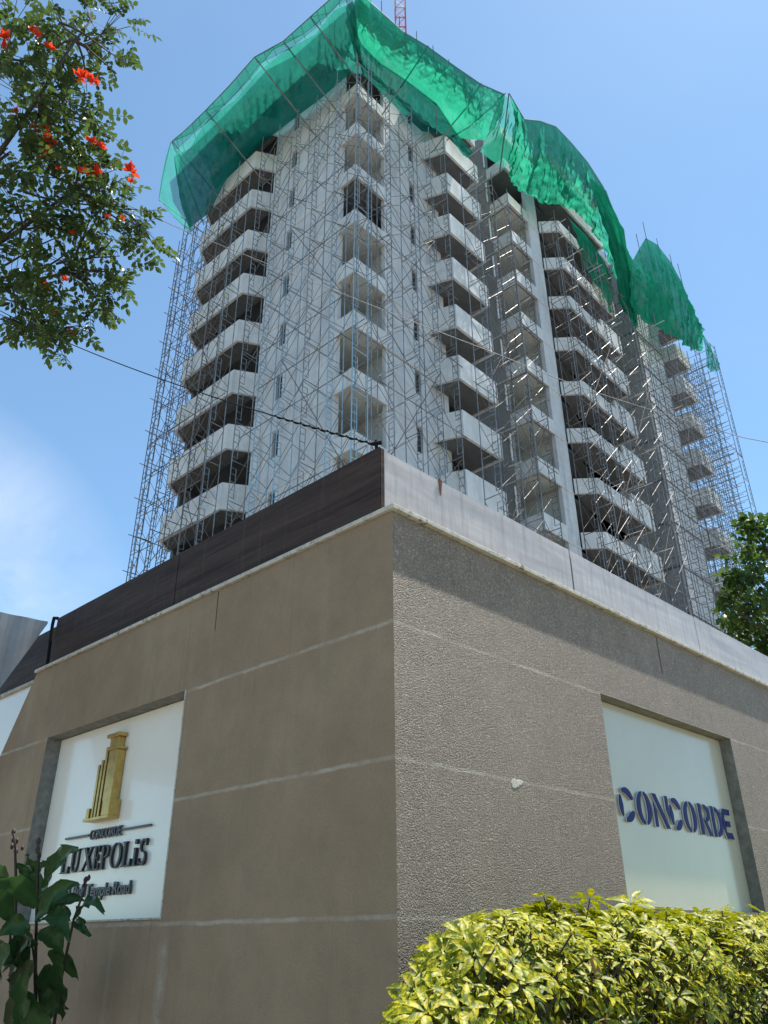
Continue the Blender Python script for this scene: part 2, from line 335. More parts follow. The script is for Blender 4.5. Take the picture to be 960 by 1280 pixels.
# ================================================================== BOUNDARY WALL
wall = thing('boundary_wall', 'brown plastered boundary wall corner with sign recesses and laminate cladding along its top', 'wall', (WC.x, WC.y, 0)); wall['kind'] = 'thing'
ZC = 1.835
def wall_face(fn, send, h0, h1, hz0, hz1, depth, thick, slant=None):
    b = MB()
    def q(s0, z0, s1, z1, o=0.0): b.add([fn(s0, o, z0), fn(s1, o, z0), fn(s1, o, z1), fn(s0, o, z1)], [(0, 1, 2, 3)])
    e = (lambda z: send) if slant is None else slant
    q(0, ZG, h0, ZC); q(h0, hz1, h1, ZC); q(h0, ZG, h1, hz0)
    b.add([fn(h1, 0, ZG), fn(e(ZG), 0, ZG), fn(e(ZC), 0, ZC), fn(h1, 0, ZC)], [(0, 1, 2, 3)])
    b.add([fn(e(ZG), 0, ZG), fn(e(ZG), thick, ZG), fn(e(ZC), thick, ZC), fn(e(ZC), 0, ZC)], [(0, 1, 2, 3)])
    b.add([fn(0.25, thick, ZG), fn(e(ZG), thick, ZG), fn(e(ZC), thick, ZC), fn(0.25, thick, ZC)], [(3, 2, 1, 0)])
    b.add([fn(0, 0, ZC), fn(e(ZC), 0, ZC), fn(e(ZC), thick, ZC), fn(0.25, thick, ZC)], [(0, 1, 2, 3)])
    j = MB()
    def rv(p): j.add(p, [(0, 1, 2, 3)])
    d = depth
    rv([fn(h0, 0, hz0), fn(h0, d, hz0), fn(h0, d, hz1), fn(h0, 0, hz1)]); rv([fn(h1, 0, hz0), fn(h1, d, hz0), fn(h1, d, hz1), fn(h1, 0, hz1)])
    rv([fn(h0, 0, hz1), fn(h1, 0, hz1), fn(h1, d, hz1), fn(h0, d, hz1)]); rv([fn(h0, 0, hz0), fn(h1, 0, hz0), fn(h1, d, hz0), fn(h0, d, hz0)])
    rv([fn(h0, d, hz0), fn(h1, d, hz0), fn(h1, d, hz1), fn(h0, d, hz1)])
    return b, j
b, j = wall_face(RW, 9.0, 1.755, 3.53, 0.13, 1.27, 0.092, 0.3)
tag(b.build('plaster_wall', M['plaster_rough'], wall), 'rough cast sunlit wall face'); j.build('sign_recess', M['jamb'], wall)
SL = lambda z: 3.83 + (1.835 - z) * (0.38 / 0.573)
b, j = wall_face(LW, 0, 1.668, 3.415, 0.09, 1.28, 0.125, 0.3, SL)
tag(b.build('plaster_wall', M['plaster'], wall), 'smoother shaded wall face'); j.build('sign_recess', M['jamb'], wall)
# vertical joints scored in the plaster
b = MB(); b.add([RW(2.613, -0.0015, 1.56), RW(2.621, -0.0015, 1.57), RW(2.619, -0.0015, 1.83), RW(2.611, -0.0015, 1.83)], [(0, 1, 2, 3)])
b.build('plaster_joint', M['black_gap'], wall)
b = MB(); b.add([LW(1.424, -0.0015, 1.58), LW(1.428, -0.0015, 1.58), LW(1.430, -0.0015, 1.83), LW(1.424, -0.0015, 1.83)], [(0, 3, 2, 1)])
b.build('plaster_joint', M['black_gap'], wall)
# pale chip of plaster
pts = []
for q in range(22):
    an = 2 * pi * q / 22; rr = 1 + .35 * sin(3 * an + 1) * .5 + .4 * noise.noise(Vector((q * 1.7, 2.2, 0))); pts.append((0.842 + .048 * rr * cos(an), 0.657 + .020 * rr * sin(an) + .006 * cos(an)))
b = MB(); b.prism([RW(s, 0.0, z) for s, z in pts], [RW(0.842 + (s - 0.842) * 0.9, -0.0016, 0.657 + (z - 0.657) * 0.9) for s, z in pts])
tag(b.build('plaster_patch', simple('pale_patch', (0.58, 0.52, 0.43), 0.95, 0.35, 60, 0, 0.6, 160), wall), 'pale chipped patch')
# coping
b = MB()
def cop(z): return [RW(9.0, -0.028, z), corner(-0.022, -0.028, z), LW(3.83, -0.022, z), LW(3.83, 0.2, z), corner(0.2, 0.2, z), RW(9.0, 0.2, z)]
b.prism(cop(ZC + 0.003), cop(ZC + 0.028)); b.build('coping', M['coping'], wall, bevel=0.004)
# cladding: sun glare painted pale on the right, dark brown wood on the left
FZ0, FZ1 = ZC + 0.031, 2.262
def panel(fn, s0, s1, off, mat_, lab=None, bow=0.004, name='cladding_panel', th=0.03):
    b = MB(); n = max(2, int((s1 - s0) / 0.12)); k = 4; V = []; ff = []
    for i in range(n + 1):
        for jz in range(k + 1):
            s = s0 + (s1 - s0) * i / n; z = FZ0 + (FZ1 - FZ0) * jz / k
            e = 0 if jz in (0, k) else 1
            V.append(fn(s, off - (bow * noise.noise(Vector((s * 1.7, z * 2, off * 50))) * e), z + (0.004 * noise.noise(Vector((s * 3, off, 3))) if jz == k else 0)))
    for i in range(n):
        for jz in range(k): A = i * (k + 1) + jz; ff.append((A, A + k + 1, A + k + 2, A + 1))
    b.add(V, ff)
    b.hexa([fn(s0, off + 0.004, FZ0), fn(s1, off + 0.004, FZ0), fn(s1, off + th, FZ0), fn(s0, off + th, FZ0), fn(s0, off + 0.004, FZ1 - 0.006), fn(s1, off + 0.004, FZ1 - 0.006), fn(s1, off + th, FZ1 - 0.006), fn(s0, off + th, FZ1 - 0.006)])
    o = b.build(name, mat_, wall, smooth=False)
    if lab: tag(o, lab)
    return o
OB = 0.118
for s0, s1 in ((0.022, 1.80), (1.815, 3.595), (3.602, 5.4), (5.41, 7.2), (7.21, 9.0)): panel(RW, s0, s1, OB, M['fascia_pale'], 'weathered cladding panel with sun glare painted in pale grey')
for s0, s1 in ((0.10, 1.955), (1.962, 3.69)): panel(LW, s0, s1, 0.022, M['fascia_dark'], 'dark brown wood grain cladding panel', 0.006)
b = MB(); b.hexa([RW(0.06, OB + .034, FZ0), RW(9, OB + .034, FZ0), RW(9, OB + .06, FZ0), RW(0.06, OB + .06, FZ0), RW(0.06, OB + .034, FZ1 - .02), RW(9, OB + .034, FZ1 - .02), RW(9, OB + .06, FZ1 - .02), RW(0.06, OB + .06, FZ1 - .02)])
b.build('cladding_backing', M['black_gap'], wall)
b = MB(); b.hexa([LW(0.18, .056, FZ0), LW(3.69, .056, FZ0), LW(3.69, .075, FZ0), LW(0.18, .075, FZ0), LW(0.18, .056, FZ1 - .02), LW(3.69, .056, FZ1 - .02), LW(3.69, .075, FZ1 - .02), LW(0.18, .075, FZ1 - .02)])
b.build('cladding_backing', M['black_gap'], wall)
# rust stain with a broken clip on the pale cladding
b = MB(); b.hexa([RW(.504, OB - .006, 2.165), RW(.510, OB - .006, 2.165), RW(.510, OB - .0045, 2.165), RW(.504, OB - .0045, 2.165), RW(.492, OB - .009, 2.268), RW(.522, OB - .009, 2.262), RW(.522, OB - .0045, 2.262), RW(.492, OB - .0045, 2.268)])
tag(b.build('rusty_clip', simple('rust', (0.13, 0.055, 0.032), 0.95, 0.6, 60), wall), 'rusty broken clip')

# second stretch of wall further left, with a grey sheet standing across it
w2 = thing('boundary_wall', 'pale recessed wall stretch with dark cladding at the left edge', 'wall', LW(4.6, 0.2, ZG)); w2['kind'] = 'thing'
b = MB(); b.hexa([LW(3.6, .11, ZG), LW(7.5, .11, ZG), LW(7.5, .28, ZG), LW(3.6, .28, ZG), LW(3.6, .11, 1.83), LW(7.5, .11, 1.83), LW(7.5, .28, 1.83), LW(3.6, .28, 1.83)])
b.build('pale_panel', M['sign_white'], w2)
b = MB(); b.hexa([LW(3.70, .10, 1.86), LW(7.5, .10, 1.86), LW(7.5, .14, 1.86), LW(3.70, .14, 1.86), LW(3.70, .10, 2.262), LW(7.5, .10, 2.262), LW(7.5, .14, 2.262), LW(3.70, .14, 2.262)])
b.build('cladding_panel', M['fascia_dark'], w2)
b = MB(); b.hexa([LW(3.70, .085, 1.832), LW(7.5, .085, 1.832), LW(7.5, .2, 1.832), LW(3.70, .2, 1.832), LW(3.70, .085, 1.858), LW(7.5, .085, 1.858), LW(7.5, .2, 1.858), LW(3.70, .2, 1.858)])
b.build('coping', M['coping'], w2)
b = MB()
for i in range(5): b.path([LW(4.03 + i * .025, .104, 1.66 + .02 * sin(i * 2.2)), LW(4.045 + i * .025, .104, 1.70 - .015 * (i % 2)), LW(4.06 + i * .025, .104, 1.665)], 0.005, 5)
b.build('sign_script', M['steel_letter'], w2)
# grey sheet, triangular lower edge
p0 = at(60, 777, 6.45); dirv = Vector((-0.80, -0.60, 0))
def GS(d, z, o=0.0): return Vector((p0.x, p0.y, EYE)) + dirv * d + Vector((-0.6, 0.8, 0)) * o + Vector((0, 0, z))
b = MB(); n = 48; Vt = []; ff = []
ztop = p0.z - EYE
for i in range(n + 1):
    d = 2.4 * i / n; o = 0.006 * (1 if (i % 4) in (1, 2) else 0)
    zb = ztop - 0.02 - d * 2.3
    Vt += [GS(d, max(zb, ztop - 1.1), o), GS(d, ztop + 0.0 * d, o)]
for i in range(n): ff.append((2 * i, 2 * i + 2, 2 * i + 3, 2 * i + 1))
b.add(Vt, ff)
sh = b.build('corrugated_sheet', simple('grey_sheet', (0.26, 0.25, 0.245), 0.55, 0.2, 4, 0.3)); so_ = sh.modifiers.new('solid', 'SOLIDIFY'); so_.thickness = 0.004
tag(sh, 'grey ribbed metal sheet standing at the left edge above the dark cladding', 'metal sheet')

# ------------------------------------------------------------------ lettering helpers
class Sign:
    def __init__(s, fn, flip, s_org, off): s.fn, s.flip, s.o, s.off = fn, flip, s_org, off; s.lay = 0
    def P(s, u, v, d): return s.fn(s.o + (-u if s.flip else u), s.off - d, v)
    def poly(s, b, pts, d0, d1):
        s.lay = (s.lay + 1) % 7; e = s.lay * 0.0004
        b.prism([s.P(u, v, d0) for u, v in pts], [s.P(u, v, d1 + e) for u, v in pts])
    def arc(s, b, cx, cy, rx, ry, a0, a1, w0, w1, d0, d1, n=14, cut=0.0):
        # ring sector whose thickness goes w0 -> w1 (fractions of the radius)
        out = []; inn = []
        for i in range(n + 1):
            f = i / n; A = radians(a0 + (a1 - a0) * f); wv = w0 + (w1 - w0) * f if not isinstance(w0, tuple) else w0[0] + (w0[1] - w0[0]) * sin(pi * f) ** 0.8
            out.append((cx + rx * cos(A), cy + ry * sin(A))); A2 = A + radians(cut) * (1 if i == 0 else (1 if i == n else 0))
            inn.append((cx + (rx - wv) * cos(A2), cy + (ry - wv * 0.8) * sin(A2)))
        for i in range(n):
            s.lay = 0
            b.prism([s.P(u, v, d0) for u, v in (out[i], out[i + 1], inn[i + 1], inn[i])], [s.P(u, v, d1) for u, v in (out[i], out[i + 1], inn[i + 1], inn[i])])

# ------------------------------------------------------------------ right sign (blue stencil lettering)
sr = thing('wall_sign', 'white wall sign lettered CONCORDE in navy blue stencil letters', 'sign', RW(2.64, 0.08, 0.13))
b = MB(); b.tbox(1.758, 3.527, 0.083, 0.0895, 0.133, 1.266, RW); b.build('sign_panel', M['sign_reflect'], sr, bevel=0.002)
S = Sign(RW, False, 0.026, 0.0795)
V0, V1 = 0.580, 0.773; H = V1 - V0; MIDV = (V0 + V1) / 2
def ltr(fn_):
    global D0, D1
    D0, D1 = 0.0095, 0.0135; b = MB(); fn_(b); o = b.build('letter', M['navy'], sr)
    D0, D1 = 0.001, 0.0093; b = MB(); fn_(b); b.build('letter_edge', M['letter_side'], o); return o
D0, D1 = 0.004, 0.028
def cC(u0, u1):
    def f(b):
        cx, rx = (u0 + u1) / 2 + .005, (u1 - u0) / 2
        S.arc(b, cx, MIDV, rx, H / 2, 22, 122, (0.024, 0.050), 0, D0, D1)
        S.arc(b, cx, MIDV, rx, H / 2, 148, 226, (0.016, 0.040), 0, D0, D1)
        S.arc(b, cx, MIDV, rx, H / 2, 252, 338, (0.024, 0.052), 0, D0, D1)
    return f
def cO(u0, u1):
    def f(b):
        cx, rx = (u0 + u1) / 2, (u1 - u0) / 2
        S.arc(b, cx, MIDV, rx, H / 2, 101, 260, (0.020, 0.048), 0, D0, D1)
        S.arc(b, cx, MIDV, rx, H / 2, -77, 82, (0.020, 0.050), 0, D0, D1)
    return f
ltr(cC(1.893, 2.067)); ltr(cO(2.10, 2.272))
def fN(b):
    u0, u1 = 2.302, 2.494
    S.poly(b, [(u0, V0), (u0 + .032, V0), (u0 + .032, V1 - .105), (u0, V1 - .05)], D0, D1)
    S.poly(b, [(u0, V1), (u0 + .045, V1), (u1 - .012, V0), (u1 - .056, V0)], D0, D1)
    S.poly(b, [(u1 - .032, V0 + .11), (u1, V0 + .05), (u1, V1), (u1 - .032, V1)], D0, D1)
ltr(fN); ltr(cC(2.503, 2.66)); ltr(cO(2.692, 2.867))
def fR(b):
    u0 = 2.914
    S.poly(b, [(u0, V0), (u0 + .038, V0), (u0 + .038, V1), (u0, V1)], D0, D1)
    S.arc(b, u0 + .085, V1 - .055, .075, .055, -80, 95, (0.03, 0.04), 0, D0, D1)
    S.poly(b, [(u0 + .055, MIDV + .005), (u0 + .10, MIDV - .012), (u0 + .155, V0), (u0 + .108, V0)], D0, D1)
ltr(fR)
def fD(b):
    u0 = 3.100
    S.poly(b, [(u0, V0), (u0 + .036, V0), (u0 + .036, V1), (u0, V1)], D0, D1)
    S.arc(b, u0 + .050, MIDV, .105, H / 2, -85, 85, (0.034, 0.046), 0, D0, D1)
ltr(fD)
def fE(b):
    u0 = 3.262
    S.poly(b, [(u0, V0 + .055), (u0 + .034, V0 + .035), (u0 + .034, V1 - .03), (u0, V1 - .05)], D0, D1)
    S.poly(b, [(u0, V1 - .03), (u0 + .03, V1), (u0 + .13, V1), (u0 + .125, V1 - .038), (u0 + .045, V1 - .038)], D0, D1)
    S.poly(b, [(u0 + .045, MIDV - .018), (u0 + .11, MIDV - .018), (u0 + .11, MIDV + .018), (u0 + .045, MIDV + .018)], D0, D1)
    S.poly(b, [(u0 + .035, V0), (u0 + .13, V0), (u0 + .115, V0 + .040), (u0 + .01, V0 + .040)], D0, D1)
ltr(fE)

# ------------------------------------------------------------------ left sign (gold tower emblem)
sl = thing('wall_sign', 'white wall sign with gold tower emblem above CONCORDE LUXEPOLiS and a road name', 'sign', LW(2.54, 0.11, 0.09))
b = MB(); b.tbox(1.670, 3.41, -0.004, 0.104, 0.0915, 0.1005, LW); b.tbox(1.660, 1.6695, -0.004, 0.03, 0.0915, 1.28, LW); b.build('sign_frame', M['coping'], sl)
b = MB(); b.tbox(1.672, 3.411, 0.105, 0.122, 0.102, 1.276, LW); b.build('sign_panel', M['sign_white'], sl, bevel=0.002)
Q = Sign(LW, True, 0.0, 0.101)
def rect(b, sa, sb, z0, z1, d0, d1): Q.poly(b, [(-sa, z0), (-sb, z0), (-sb, z1), (-sa, z1)], d0, d1)
em = MB()
rect(em, 2.735, 2.425, 0.655, 0.672, 0.0, 0.075)
rect(em, 2.512, 2.425, 0.672, 0.765, 0.0, 0.075)
rect(em, 2.735, 2.700, 0.672, 0.735, 0.0, 0.06)
for sa, sb, zt in ((2.690, 2.668, 1.000), (2.650, 2.628, 1.025), (2.608, 2.586, 1.10)): rect(em, sa, sb, 0.672, zt, 0.0, 0.05)
rect(em, 2.55, 2.452, 0.765, 1.070, 0.0, 0.06)
rect(em, 2.575, 2.432, 1.070, 1.085, 0.0, 0.07)
rect(em, 2.585, 2.482, 1.085, 1.155, 0.0, 0.045)
rect(em, 2.612, 2.455, 1.155, 1.178, 0.0, 0.06)
em.build('emblem', M['gold'], sl, bevel=0.0015)
em = MB(); rect(em, 2.698, 2.52, 0.674, 1.0, 0.0, 0.018); rect(em, 2.628, 2.56, 1.0, 1.09, 0.0, 0.018); em.build('emblem_recess', M['gold_dark'], sl)
b = MB(); rect(b, 3.057, 2.745, 0.578, 0.590, 0.002, 0.014); b.build('rule', M['steel_letter'], sl)
b = MB(); rect(b, 2.338, 2.024, 0.578, 0.590, 0.002, 0.014); b.build('rule', M['steel_letter'], sl)
def text_mesh(txt, s_left, s_right, z0, z1, d0, d1, mat_, parent, name, bold=0.0):
    cu = bpy.data.curves.new('txt', 'FONT'); cu.body = txt; cu.extrude = 0.5; cu.offset = bold; cu.resolution_u = 4
    ob = bpy.data.objects.new('txt', cu); COL.objects.link(ob)
    bpy.context.view_layer.update()
    me = bpy.data.meshes.new_from_object(ob.evaluated_get(bpy.context.evaluated_depsgraph_get()))
    bpy.data.objects.remove(ob)
    co = np.array([v.co[:] for v in me.vertices]); lo, hi = co.min(0), co.max(0); loc = abs_loc(parent)
    # cap height spans z0..z1; descenders go below
    base = 0.0; cap = hi[1]
    for v in me.vertices:
        u = (v.co.x - lo[0]) / (hi[0] - lo[0]); s = s_left + (s_right - s_left) * u
        z = z0 + (z1 - z0) * (v.co.y - base) / (cap - base); d = d0 + (d1 - d0) * (v.co.z - lo[2]) / (hi[2] - lo[2])
        v.co = LW(s, Q.off - d, z) - loc
    me.materials.clear(); me.materials.append(mat_)
    me.flip_normals()
    o = bpy.data.objects.new(name, me); COL.objects.link(o); o.parent = parent; return o
text_mesh('CONCORDE', 2.730, 2.350, 0.556, 0.611, 0.002, 0.016, M['steel_letter'], sl, 'small_lettering', 0.012)
text_mesh('51 Bull Temple Road', 2.955, 2.160, 0.232, 0.300, 0.002, 0.016, M['steel_letter'], sl, 'road_lettering', 0.02)
# LUXEPOLiS in high-contrast serif capitals
LZ0, LZ1 = 0.375, 0.512; LH = LZ1 - LZ0; E0, E1 = 0.002, 0.018
def U(s): return -s
def serif(b, u, top, wd, sl_=0.012): Q.poly(b, [(u - wd, LZ1 if top else LZ0), (u + wd, LZ1 if top else LZ0), (u + wd, (LZ1 - .006) if top else LZ0 + .006), (u - wd, (LZ1 - .006) if top else LZ0 + .006)], E0, E1)
def stem(b, u, wd, z0=LZ0, z1=LZ1): Q.poly(b, [(u - wd, z0), (u + wd, z0), (u + wd, z1), (u - wd, z1)], E0, E1)
def lt(fn_): b = MB(); fn_(b); b.build('letter', M['black_letter'], sl)
TK, TNN = 0.011, 0.004
def gL(u0, wd=.085):
    def f(b):
        stem(b, u0 + .02, TK); serif(b, u0 + .02, True, .024); serif(b, u0 + .014, False, .018)
        Q.poly(b, [(u0 + .031, LZ0), (u0 + wd, LZ0), (u0 + wd, LZ0 + .04), (u0 + wd - .006, LZ0 + .04), (u0 + wd - .016, LZ0 + .008), (u0 + .031, LZ0 + .008)], E0, E1)
    return f
def gU(u0):
    def f(b):
        stem(b, u0 + .02, TK, LZ0 + .045, LZ1); serif(b, u0 + .02, True, .023); stem(b, u0 + .092, TNN, LZ0 + .045, LZ1); serif(b, u0 + .092, True, .018)
        Q.arc(b, u0 + .0525, LZ0 + .047, .0435, .047, 180, 360, 0.018, 0.008, E0, E1, 12)
    return f
def gX(u0):
    def f(b):
        Q.poly(b, [(u0 + .008, LZ1), (u0 + .036, LZ1), (u0 + .122, LZ0), (u0 + .094, LZ0)], E0, E1)
        Q.poly(b, [(u0 + .004, LZ0), (u0 + .013, LZ0), (u0 + .112, LZ1), (u0 + .103, LZ1)], E0, E1)
        serif(b, u0 + .022, True, .026); serif(b, u0 + .107, True, .020); serif(b, u0 + .008, False, .020); serif(b, u0 + .108, False, .026)
    return f
def gE(u0):
    def f(b):
        stem(b, u0 + .02, TK); serif(b, u0 + .012, True, .014); serif(b, u0 + .012, False, .014)
        for zz, ww in ((LZ1 - .008, .07), (LZ0, .076), (LZ0 + LH / 2 - .004, .055)): Q.poly(b, [(u0 + .031, zz), (u0 + ww, zz), (u0 + ww, zz + .008), (u0 + .031, zz + .008)], E0, E1)
        Q.poly(b, [(u0 + .064, LZ1 - .036), (u0 + .07, LZ1 - .036), (u0 + .07, LZ1 - .008), (u0 + .058, LZ1 - .008)], E0, E1)
        Q.poly(b, [(u0 + .062, LZ0 + .008), (u0 + .076, LZ0 + .008), (u0 + .078, LZ0 + .038), (u0 + .072, LZ0 + .038)], E0, E1)
        stem(b, u0 + .055, .003, LZ0 + LH / 2 - .018, LZ0 + LH / 2 + .018)
    return f
def gP(u0):
    def f(b):
        stem(b, u0 + .02, TK); serif(b, u0 + .012, True, .014); serif(b, u0 + .02, False, .022)
        Q.arc(b, u0 + .040, LZ1 - .037, .048, .037, -95, 95, (0.007, 0.019), 0, E0, E1, 14)
    return f
def gO(u0, wd=.118):
    def f(b):
        for a0 in (0, 180): Q.arc(b, u0 + wd / 2, (LZ0 + LZ1) / 2, wd / 2, LH / 2 + .003, a0 - 90, a0 + 90, (0.006, 0.021), 0, E0, E1, 16)
    return f
def gi(u0):
    def f(b):
        stem(b, u0, TK, LZ0, LZ0 + .095); serif(b, u0, False, .020); Q.poly(b, [(u0 - .02, LZ0 + .089), (u0, LZ0 + .089), (u0, LZ0 + .0945), (u0 - .02, LZ0 + .0945)], E0, E1)
        Q.poly(b, [(u0 - .012, LZ1 - .022), (u0 + .012, LZ1 - .022), (u0 + .012, LZ1 + .004), (u0 - .012, LZ1 + .004)], E0, E1)
    return f
def gS(u0):
    def f(b):
        cx = u0 + .038; q1 = LZ1 - .034; q0 = LZ0 + .036
        Q.arc(b, cx, q1, .034, .037, 25, 250, (0.006, 0.017), 0, E0, E1, 14); Q.arc(b, cx, q0, .036, .039, -155, 70, (0.006, 0.018), 0, E0, E1, 14)
        Q.poly(b, [(cx - .030, q1 - .012), (cx - .010, q1 - .026), (cx + .032, q0 + .012), (cx + .012, q0 + .030)], E0, E1)
        stem(b, u0 + .07, .003, LZ1 - .036, LZ1 + .002); stem(b, u0 + .004, .003, LZ0 - .002, LZ0 + .036)
    return f
lt(gL(U(3.05), .105)); lt(gU(U(2.925))); lt(gX(U(2.775))); lt(gE(U(2.640))); lt(gP(U(2.545))); lt(gO(U(2.437), .128)); lt(gL(U(2.292), .1)); lt(gi(U(2.150))); lt(gS(U(2.108)))

# ================================================================== TOWER UNDER CONSTRUCTION
tower = thing('apartment_tower', 'tall unfinished grey concrete apartment tower with stacked balconies behind scaffolding', 'tower', TN(10, -5, ZG))
KT = lambda k: 39.42 - 3.1 * k                      # top of parapet of storey k (0 = highest clear of the nets)
KB = lambda k: KT(k) - 0.85
KS = list(range(-2, 13))
ROOF = KT(-2) + 0.2
FOOT = [(0.02, -12.4), (0.02, -0.02), (11.2, -0.02), (11.2, 1.55), (14.3, 1.55), (14.3, -0.6), (27.0, -0.6), (27.0, 1.55), (31.1, 1.55), (33.4, 1.0), (33.4, -12.4)]
for k in KS:                                        # floor plates
    b = MB(); z = KB(k) + 0.06
    for t0, t1, n0, n1 in ((0.1, 8.45, -12.3, -0.1), (8.45, 11.3, -12.3, -3.0), (11.25, 14.2, -12.3, 1.5), (14.2, 21.2, -12.3, 1.2), (21.2, 27.0, -12.3, -0.55), (27.0, 33.4, -12.3, 1.4)):
        b.tbox(t0, t1, n0, n1, z, z + 0.16)
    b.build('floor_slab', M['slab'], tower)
def plain_wall(b, t0, t1, n0, n1, z0=ZG, z1=None): b.tbox(t0, t1, n0, n1, z0, z1 if z1 is not None else ROOF)
# left face wall with one slot per storey
def slotted(axis, a0, a1, s0, s1, fix0, fix1, zs, name='wall'):
    # wall plane piece a0..a1 along one axis, slot s0..s1 per storey (zs: list of (z0, z1)), from ground to roof
    b = MB()
    bx = (lambda p, q, z0, z1: b.tbox(fix0, fix1, p, q, z0, z1)) if axis == 'n' else (lambda p, q, z0, z1: b.tbox(p, q, fix0, fix1, z0, z1))
    bx(a0, s0, ZG, ROOF); bx(s1, a1, ZG, ROOF)
    prev = ZG
    for z0, z1 in sorted(zs):
        if z0 > prev: bx(s0, s1, prev, z0)
        prev = z1
    bx(s0, s1, prev, ROOF)
    return b.build(name, M['concrete'], tower)
SLOT = [(KB(k) - 1.45, KB(k) - 0.12) for k in KS]
slotted('n', -6.55, -1.04, -5.05, -4.62, 0.0, 0.22, SLOT)
slotted('t', 2.0, 6.35, 3.98, 4.36, -0.22, 0.0, SLOT)
win0 = None
def window(t0, t1, n0, n1, z0, z1):
    b = MB(); b.tbox(t0, t1, n0, n1, z0, z1); return b.build('window', M['glass'], tower)
for z0, z1 in SLOT:
    window(0.14, 0.17, -5.05, -4.62, z0, z1); window(3.98, 4.36, -0.17, -0.14, z0, z1)
# drip ledges along the two faces
for k in KS:
    z = KB(k); b = MB()
    b.tbox(-0.05, 0.0, -6.45, 0.05, z - 0.07, z); b.tbox(0.0, 4.98, 0.0, 0.05, z - 0.07, z)
    b.build('drip_ledge', M['parapet'], tower)
# corner balconies: parapet, soffit lip, room walls
DARK1 = {-2, -1, 0, 3}
for k in KS:
    z0, z1 = KB(k), KT(k); b = MB()
    b.tbox(0.0, 0.13, -1.04, 0.0, z0, z1); b.tbox(0.13, 2.0, -0.13, 0.0, z0, z1)
    b.build('corner_balcony', M['parapet'], tower)
    if k not in DARK1:
        r = MB(); zc = KB(k - 1) + 0.06 if k > KS[0] else z0 + 3.1
        r.tbox(0.14, 2.35, -2.95, -0.14, zc - .018, zc - .002)
        r.tbox(2.35, 2.5, -3.0, -0.24, z0 + .22, zc); r.tbox(0.24, 2.35, -3.1, -2.95, z0 + .22, zc)
        r.build('room_wall', M['room'], tower)
# chamfered balconies
def chamfer(poly, k, hgt, dz=0.0, th=0.13, name='chamfered_balcony', raise_=None, soffit='slab'):
    z1 = KT(k) + dz; z0 = z1 - hgt; b = MB()
    cen = Vector((sum(p[0] for p in poly) / len(poly), sum(p[1] for p in poly) / len(poly)))
    P = [Vector(p) for p in poly]
    nrm = []
    for i in range(len(P) - 1):
        d = (P[i + 1] - P[i]).normalized(); nn = Vector((-d.y, d.x))
        if nn.dot(cen - P[i]) < 0: nn = -nn
        nrm.append(nn)
    inn = []
    for i in range(len(P)):
        if i == 0: o = nrm[0] * th
        elif i == len(P) - 1: o = nrm[-1] * th
        else:
            s_ = nrm[i - 1] + nrm[i]; o = s_ * (th * 2 / s_.length_squared)
        inn.append(P[i] + o)
    for i in range(len(P) - 1):
        A = [P[i], P[i + 1], inn[i + 1], inn[i]]
        b.prism([TN(p.x, p.y, z0) for p in A], [TN(p.x, p.y, z1) for p in A])
    A = inn
    if raise_: b.tbox(*raise_, z1 + .002, z1 + 0.62)
    o = b.build(name, M['parapet'], tower)
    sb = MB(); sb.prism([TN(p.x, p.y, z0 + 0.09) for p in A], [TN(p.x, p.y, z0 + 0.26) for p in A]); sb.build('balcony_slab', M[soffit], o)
    return o
LB = [(0.0, -6.42), (-1.04, -7.05), (-1.04, -11.75), (-0.1, -12.45)]
G1 = [(4.98, 0.0), (5.52, 1.38), (8.45, 1.38), (8.45, -0.6)]
G2 = [(14.3, 1.7), (15.1, 2.65), (21.2, 2.65), (21.2, 0.2)]
G3 = [(31.1, 1.6), (31.25, 2.65), (33.4, 2.65), (33.4, -1.0)]
EB = [(1.6, -12.5), (2.1, -13.0), (6.2, -13.0), (6.8, -12.5)]
for k in KS:
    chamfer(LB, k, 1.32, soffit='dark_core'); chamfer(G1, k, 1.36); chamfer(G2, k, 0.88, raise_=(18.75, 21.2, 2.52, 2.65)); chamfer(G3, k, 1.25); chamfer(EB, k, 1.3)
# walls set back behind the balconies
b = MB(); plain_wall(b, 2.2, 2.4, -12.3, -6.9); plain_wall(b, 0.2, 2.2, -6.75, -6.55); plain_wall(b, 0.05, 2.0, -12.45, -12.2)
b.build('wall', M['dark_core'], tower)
b = MB(); plain_wall(b, 2.4, 33.4, -12.45, -12.25); b.build('wall', M['concrete'], tower)
b = MB(); plain_wall(b, 8.3, 8.5, -3.2, -0.65); b.build('wall', M['concrete'], tower)
b = MB(); plain_wall(b, 8.5, 11.15, -3.2, -3.0); plain_wall(b, 11.15, 11.35, -3.0, 0.28); b.build('wall', M['grey_wall'], tower)
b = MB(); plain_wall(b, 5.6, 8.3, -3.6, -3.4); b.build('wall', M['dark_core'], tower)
b = MB(); plain_wall(b, 13.15, 14.32, 1.38, 1.6); b.build('wall', M['concrete'], tower)
b = MB(); plain_wall(b, 14.1, 14.3, -1.6, 1.38); b.build('wall', M['grey_wall'], tower)
for t0, t1 in ((14.3, 15.0), (16.3, 17.4), (19.0, 21.2)):
    b = MB(); plain_wall(b, t0, t1, -0.35, -0.15); b.build('wall', M['grey_wall'], tower)
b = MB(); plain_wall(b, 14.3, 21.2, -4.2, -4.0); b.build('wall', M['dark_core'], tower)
b = MB(); plain_wall(b, 21.2, 21.4, -1.2, 0.6); b.build('wall', M['grey_wall'], tower)
SL2 = [(KB(k) - 1.4, KB(k) - 0.3) for k in KS]
ow = slotted('t', 21.4, 27.0, 23.4, 24.7, -1.2, -1.0, SL2); ow.data.materials.clear(); ow.data.materials.append(M['grey_wall'])
